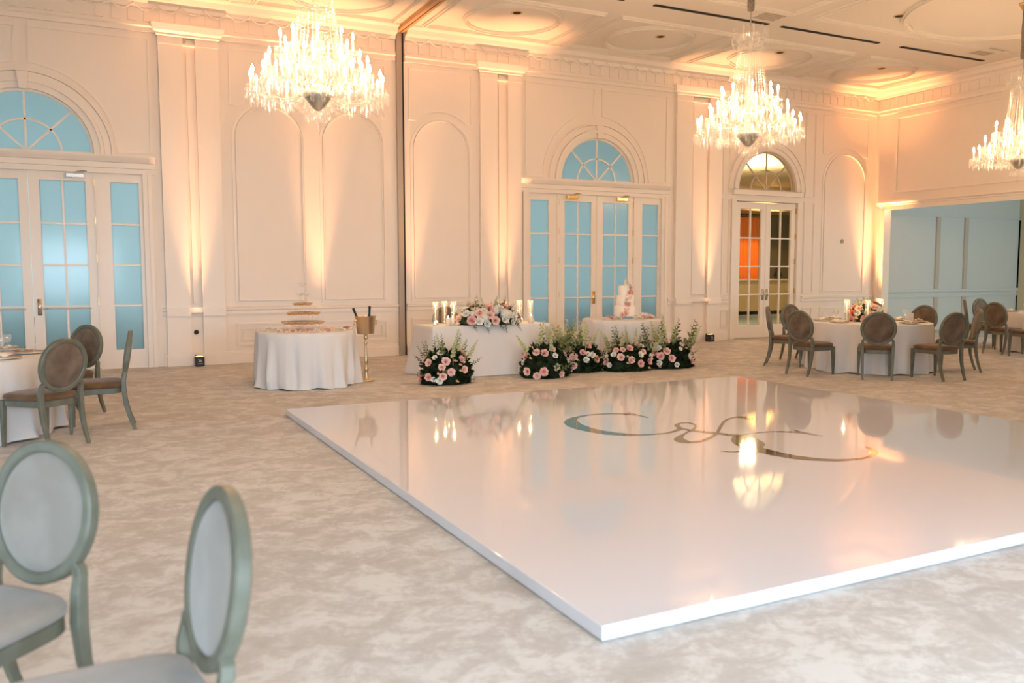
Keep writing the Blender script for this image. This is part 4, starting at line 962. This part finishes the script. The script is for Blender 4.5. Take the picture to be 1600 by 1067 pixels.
def pillar():
    t = thing('pillar_candle', '', 'candle')
    MB().lathe([(.001, 0), (.034, 0), (.034, .115), (.028, .12), (.001, .112)], 18).build('wax_pillar', WAX, t, True)
    MB().lathe([(.001, .112), (.006, .122), (.007, .130), (.001, .152)], 8).build('flame', FLAME, t, True); return t
pl = pillar()
for i, (l, lab) in enumerate((((4.84, 11.83, .763), 'short ivory pillar candle at the left front of the head table'), ((4.94, 11.90, .763), 'ivory pillar candle between tapers on the head table, right of its twin'), ((6.26, 11.85, .763), 'ivory pillar candle at the right front of the head table'))): place(pl, i > 0, l, 0, lab, 'pillar candles on the head table')
def votive():
    t = thing('tea_light', '', 'candle')
    MB().lathe([(.001, 0), (.028, 0), (.034, .06), (.032, .06), (.026, .006), (.001, .006)], 16).build('glass_cup', THIN, t, True)
    MB().lathe([(.001, .008), (.025, .008), (.027, .03), (.001, .03)], 12).build('wax', WAX, t); MB().lathe([(.001, .03), (.008, .04), (.009, .048), (.001, .068)], 8).build('flame', FLAME, t, True); return t
tl = votive()
for i, (l, lab) in enumerate((((4.66, 11.92, .763), 'tea light at the far left of the head table'), ((4.80, 12.2, .763), 'tea light behind the left pillar candles on the head table'), ((6.10, 11.93, .763), 'tea light in front of the right tapers on the head table'), ((6.30, 12.25, .763), 'tea light behind the right tapers on the head table'), ((6.42, 12.10, .763), 'tea light near the right end of the head table'),
    ((10.92, 9.30, .763), 'tea light glowing at the front of the right dining table'))): place(tl, i > 0, l, 0, lab, 'tea lights on the tables')

# ---------------------------------------------------------------- cake
CK = (8.30, 12.22)
t = thing('wedding_cake', 'white three tier cake with a cascade of pink sugar roses', 'cake', (*CK, .762))
MB().lathe([(.001, 0), (.19, 0), (.19, .012), (.12, .02), (.12, .04), (.20, .045), (.20, .055), (.001, .055)], 32).build('cake_stand', CLEAR if False else mat('pale_blue_stand', (.55, .68, .72), .2), t, 40)
for r, z0, h in ((.180, .055, .175), (.158, .23, .175), (.118, .405, .17)):
    MB().lathe([(.001, z0), (r, z0), (r, z0 + h - .012), (r - .012, z0 + h), (.001, z0 + h)], 40).build('cake_tier', ICING, t, 50)
cas = [(-.42, .10, .19), (-.34, .19, .175), (-.25, .27, .165), (-.30, .33, .165), (-.15, .38, .15), (.15, .46, .125), (.45, .53, .12), (.35, .59, .11), (.7, .60, .08), (-.7, .08, .2)]
vx = -PI / 2 - .55
for k, (a, z, r) in enumerate(cas):
    b = vx + a + .45; p = Vector((r * math.cos(b), r * math.sin(b), z)); e = Vector((math.cos(b), math.sin(b), .35 if z < .58 else 1.2)).to_track_quat('Z', 'Y').to_euler()
    inst(ROSE[k % 3] if k % 4 != 3 else WROSE[0], 'sugar_rose', t, p, (e.x, e.y, e.z), .042 if k % 2 else .05)
m = MB()
for s in (-1, 1): m.sweep([(s * .012, 0, .57), (s * .014, 0, .64), (s * .010, 0, .67)], [.016, .012, .008], sides=6); m.ball(.010, (s * .011, 0, .68), 5)
m.build('cake_topper', BRASS, t)
tag(MB().lathe([(.001, 0), (.06, .0), (.085, .008), (.084, .012), (.001, .006)], 24).build('dessert_plate', CHINA, None, True, (7.80, 12.05, .763)), 'small white plate at the left edge of the cake table', 'plate')
tag(MB().box(-.06, .06, -.045, .045, 0, .09).build('favour_box', ICING, None, False, (8.72, 12.28, .763), bevel=.004), 'small white box among blooms on the right of the cake', 'box')
for k, (x, y, w) in enumerate(((8.60, 12.12, 0), (8.78, 12.12, 1), (8.85, 12.25, 1), (8.68, 12.02, 0), (8.02, 12.02, 1), (7.94, 12.12, 0), (8.42, 11.95, 1))):
    o = bpy.data.objects.new('loose_rose', WROSE[0] if w else ROSE[k % 3]); COL.objects.link(o); o.location = (x, y, .797); o.scale = (.06,) * 3; o.rotation_euler = (.22, .1 * (k % 3), 0)
    tag(o, ('white' if w else 'pink') + ' loose bloom lying beside the cake on its table', 'rose', 'loose %s blooms on the cake table' % ('white' if w else 'pink'))

# ---------------------------------------------------------------- place settings
def plate():
    t = thing('dinner_plate', '', 'plate')
    MB().lathe([(.001, .002), (.09, .0), (.15, .014), (.152, .018), (.095, .006), (.001, .006)], 32).build('charger', CHINA, t, True); MB().lathe([(.145, .0145), (.152, .019), (.149, .021)], 32).build('gilt_rim', BRASS, t); return t
def napkin():
    m = MB(); n = 8
    for i in range(n + 1):
        u = i / n
        for j in range(5): v = j / 4 - .5; m.v.append((.20 * (u - .5), .11 * v * (1 - .35 * math.sin(PI * u)), .004 + .030 * math.cos(v * PI) * (.6 + .4 * math.cos(3 * u)) + .02 * math.sin(4 * u + v * 3) ** 2))
    for i in range(n):
        for j in range(4): m.f.append((i * 5 + j, i * 5 + j + 1, i * 5 + j + 6, i * 5 + j + 5))
    o = m.build('folded_napkin', NAPK, None, True); return tag(o, '', 'napkin')
def goblet():
    t = thing('water_goblet', '', 'glass')
    MB().lathe([(.001, 0), (.036, .001), (.034, .004), (.006, .010), (.005, .085), (.012, .095), (.034, .12), (.040, .155), (.036, .19), (.034, .19), (.038, .155), (.032, .122), (.001, .098)], 16).build('goblet_bowl', THIN, t, True)
    return t
pl_, nk_, gb_ = plate(), napkin(), goblet(); used = False
for (cx_, cy_), angs, wh in ((RT, (0, 45, 90, 135, 180, 225, 270, 315), 'right dining table'), (LT, (-45, 0, 45, 90), 'left dining table'), (FT, (180, 135, 225), 'far right table')):
    for a in angs:
        b = math.radians(a + 3); c = lambda r, da=0: (cx_ + r * math.cos(b + da), cy_ + r * math.sin(b + da), .763)
        place(pl_, used, c(.72), b, 'gilt rimmed white plate in a place setting on the ' + wh, 'plates on the ' + wh)
        p = c(.72); place(nk_, used, (p[0], p[1], p[2] + .017), b + PI / 2, 'folded white napkin on a plate of the ' + wh, 'napkins on the ' + wh)
        place(gb_, used, c(.55, .28), 0, 'clear stemmed goblet at a place setting of the ' + wh, 'goblets on the ' + wh); used = True
tag(MB().box(-.045, .045, -.045, .045, 0, .16).build('menu_holder', mat('honey_card', (.62, .47, .24), .5), None, False, (-.90, 9.85, .763), bevel=.01), 'honey coloured box cut by the left edge on the left table', 'box')
tag(MB().box(-.07, .07, -.003, .003, 0, .13).box(-.07, .07, -.003, .045, 0, .004).build('menu_card', NAPK, None, False, (11.95, 9.40, .763)), 'small white standing card at the right end of the right dining table', 'card')
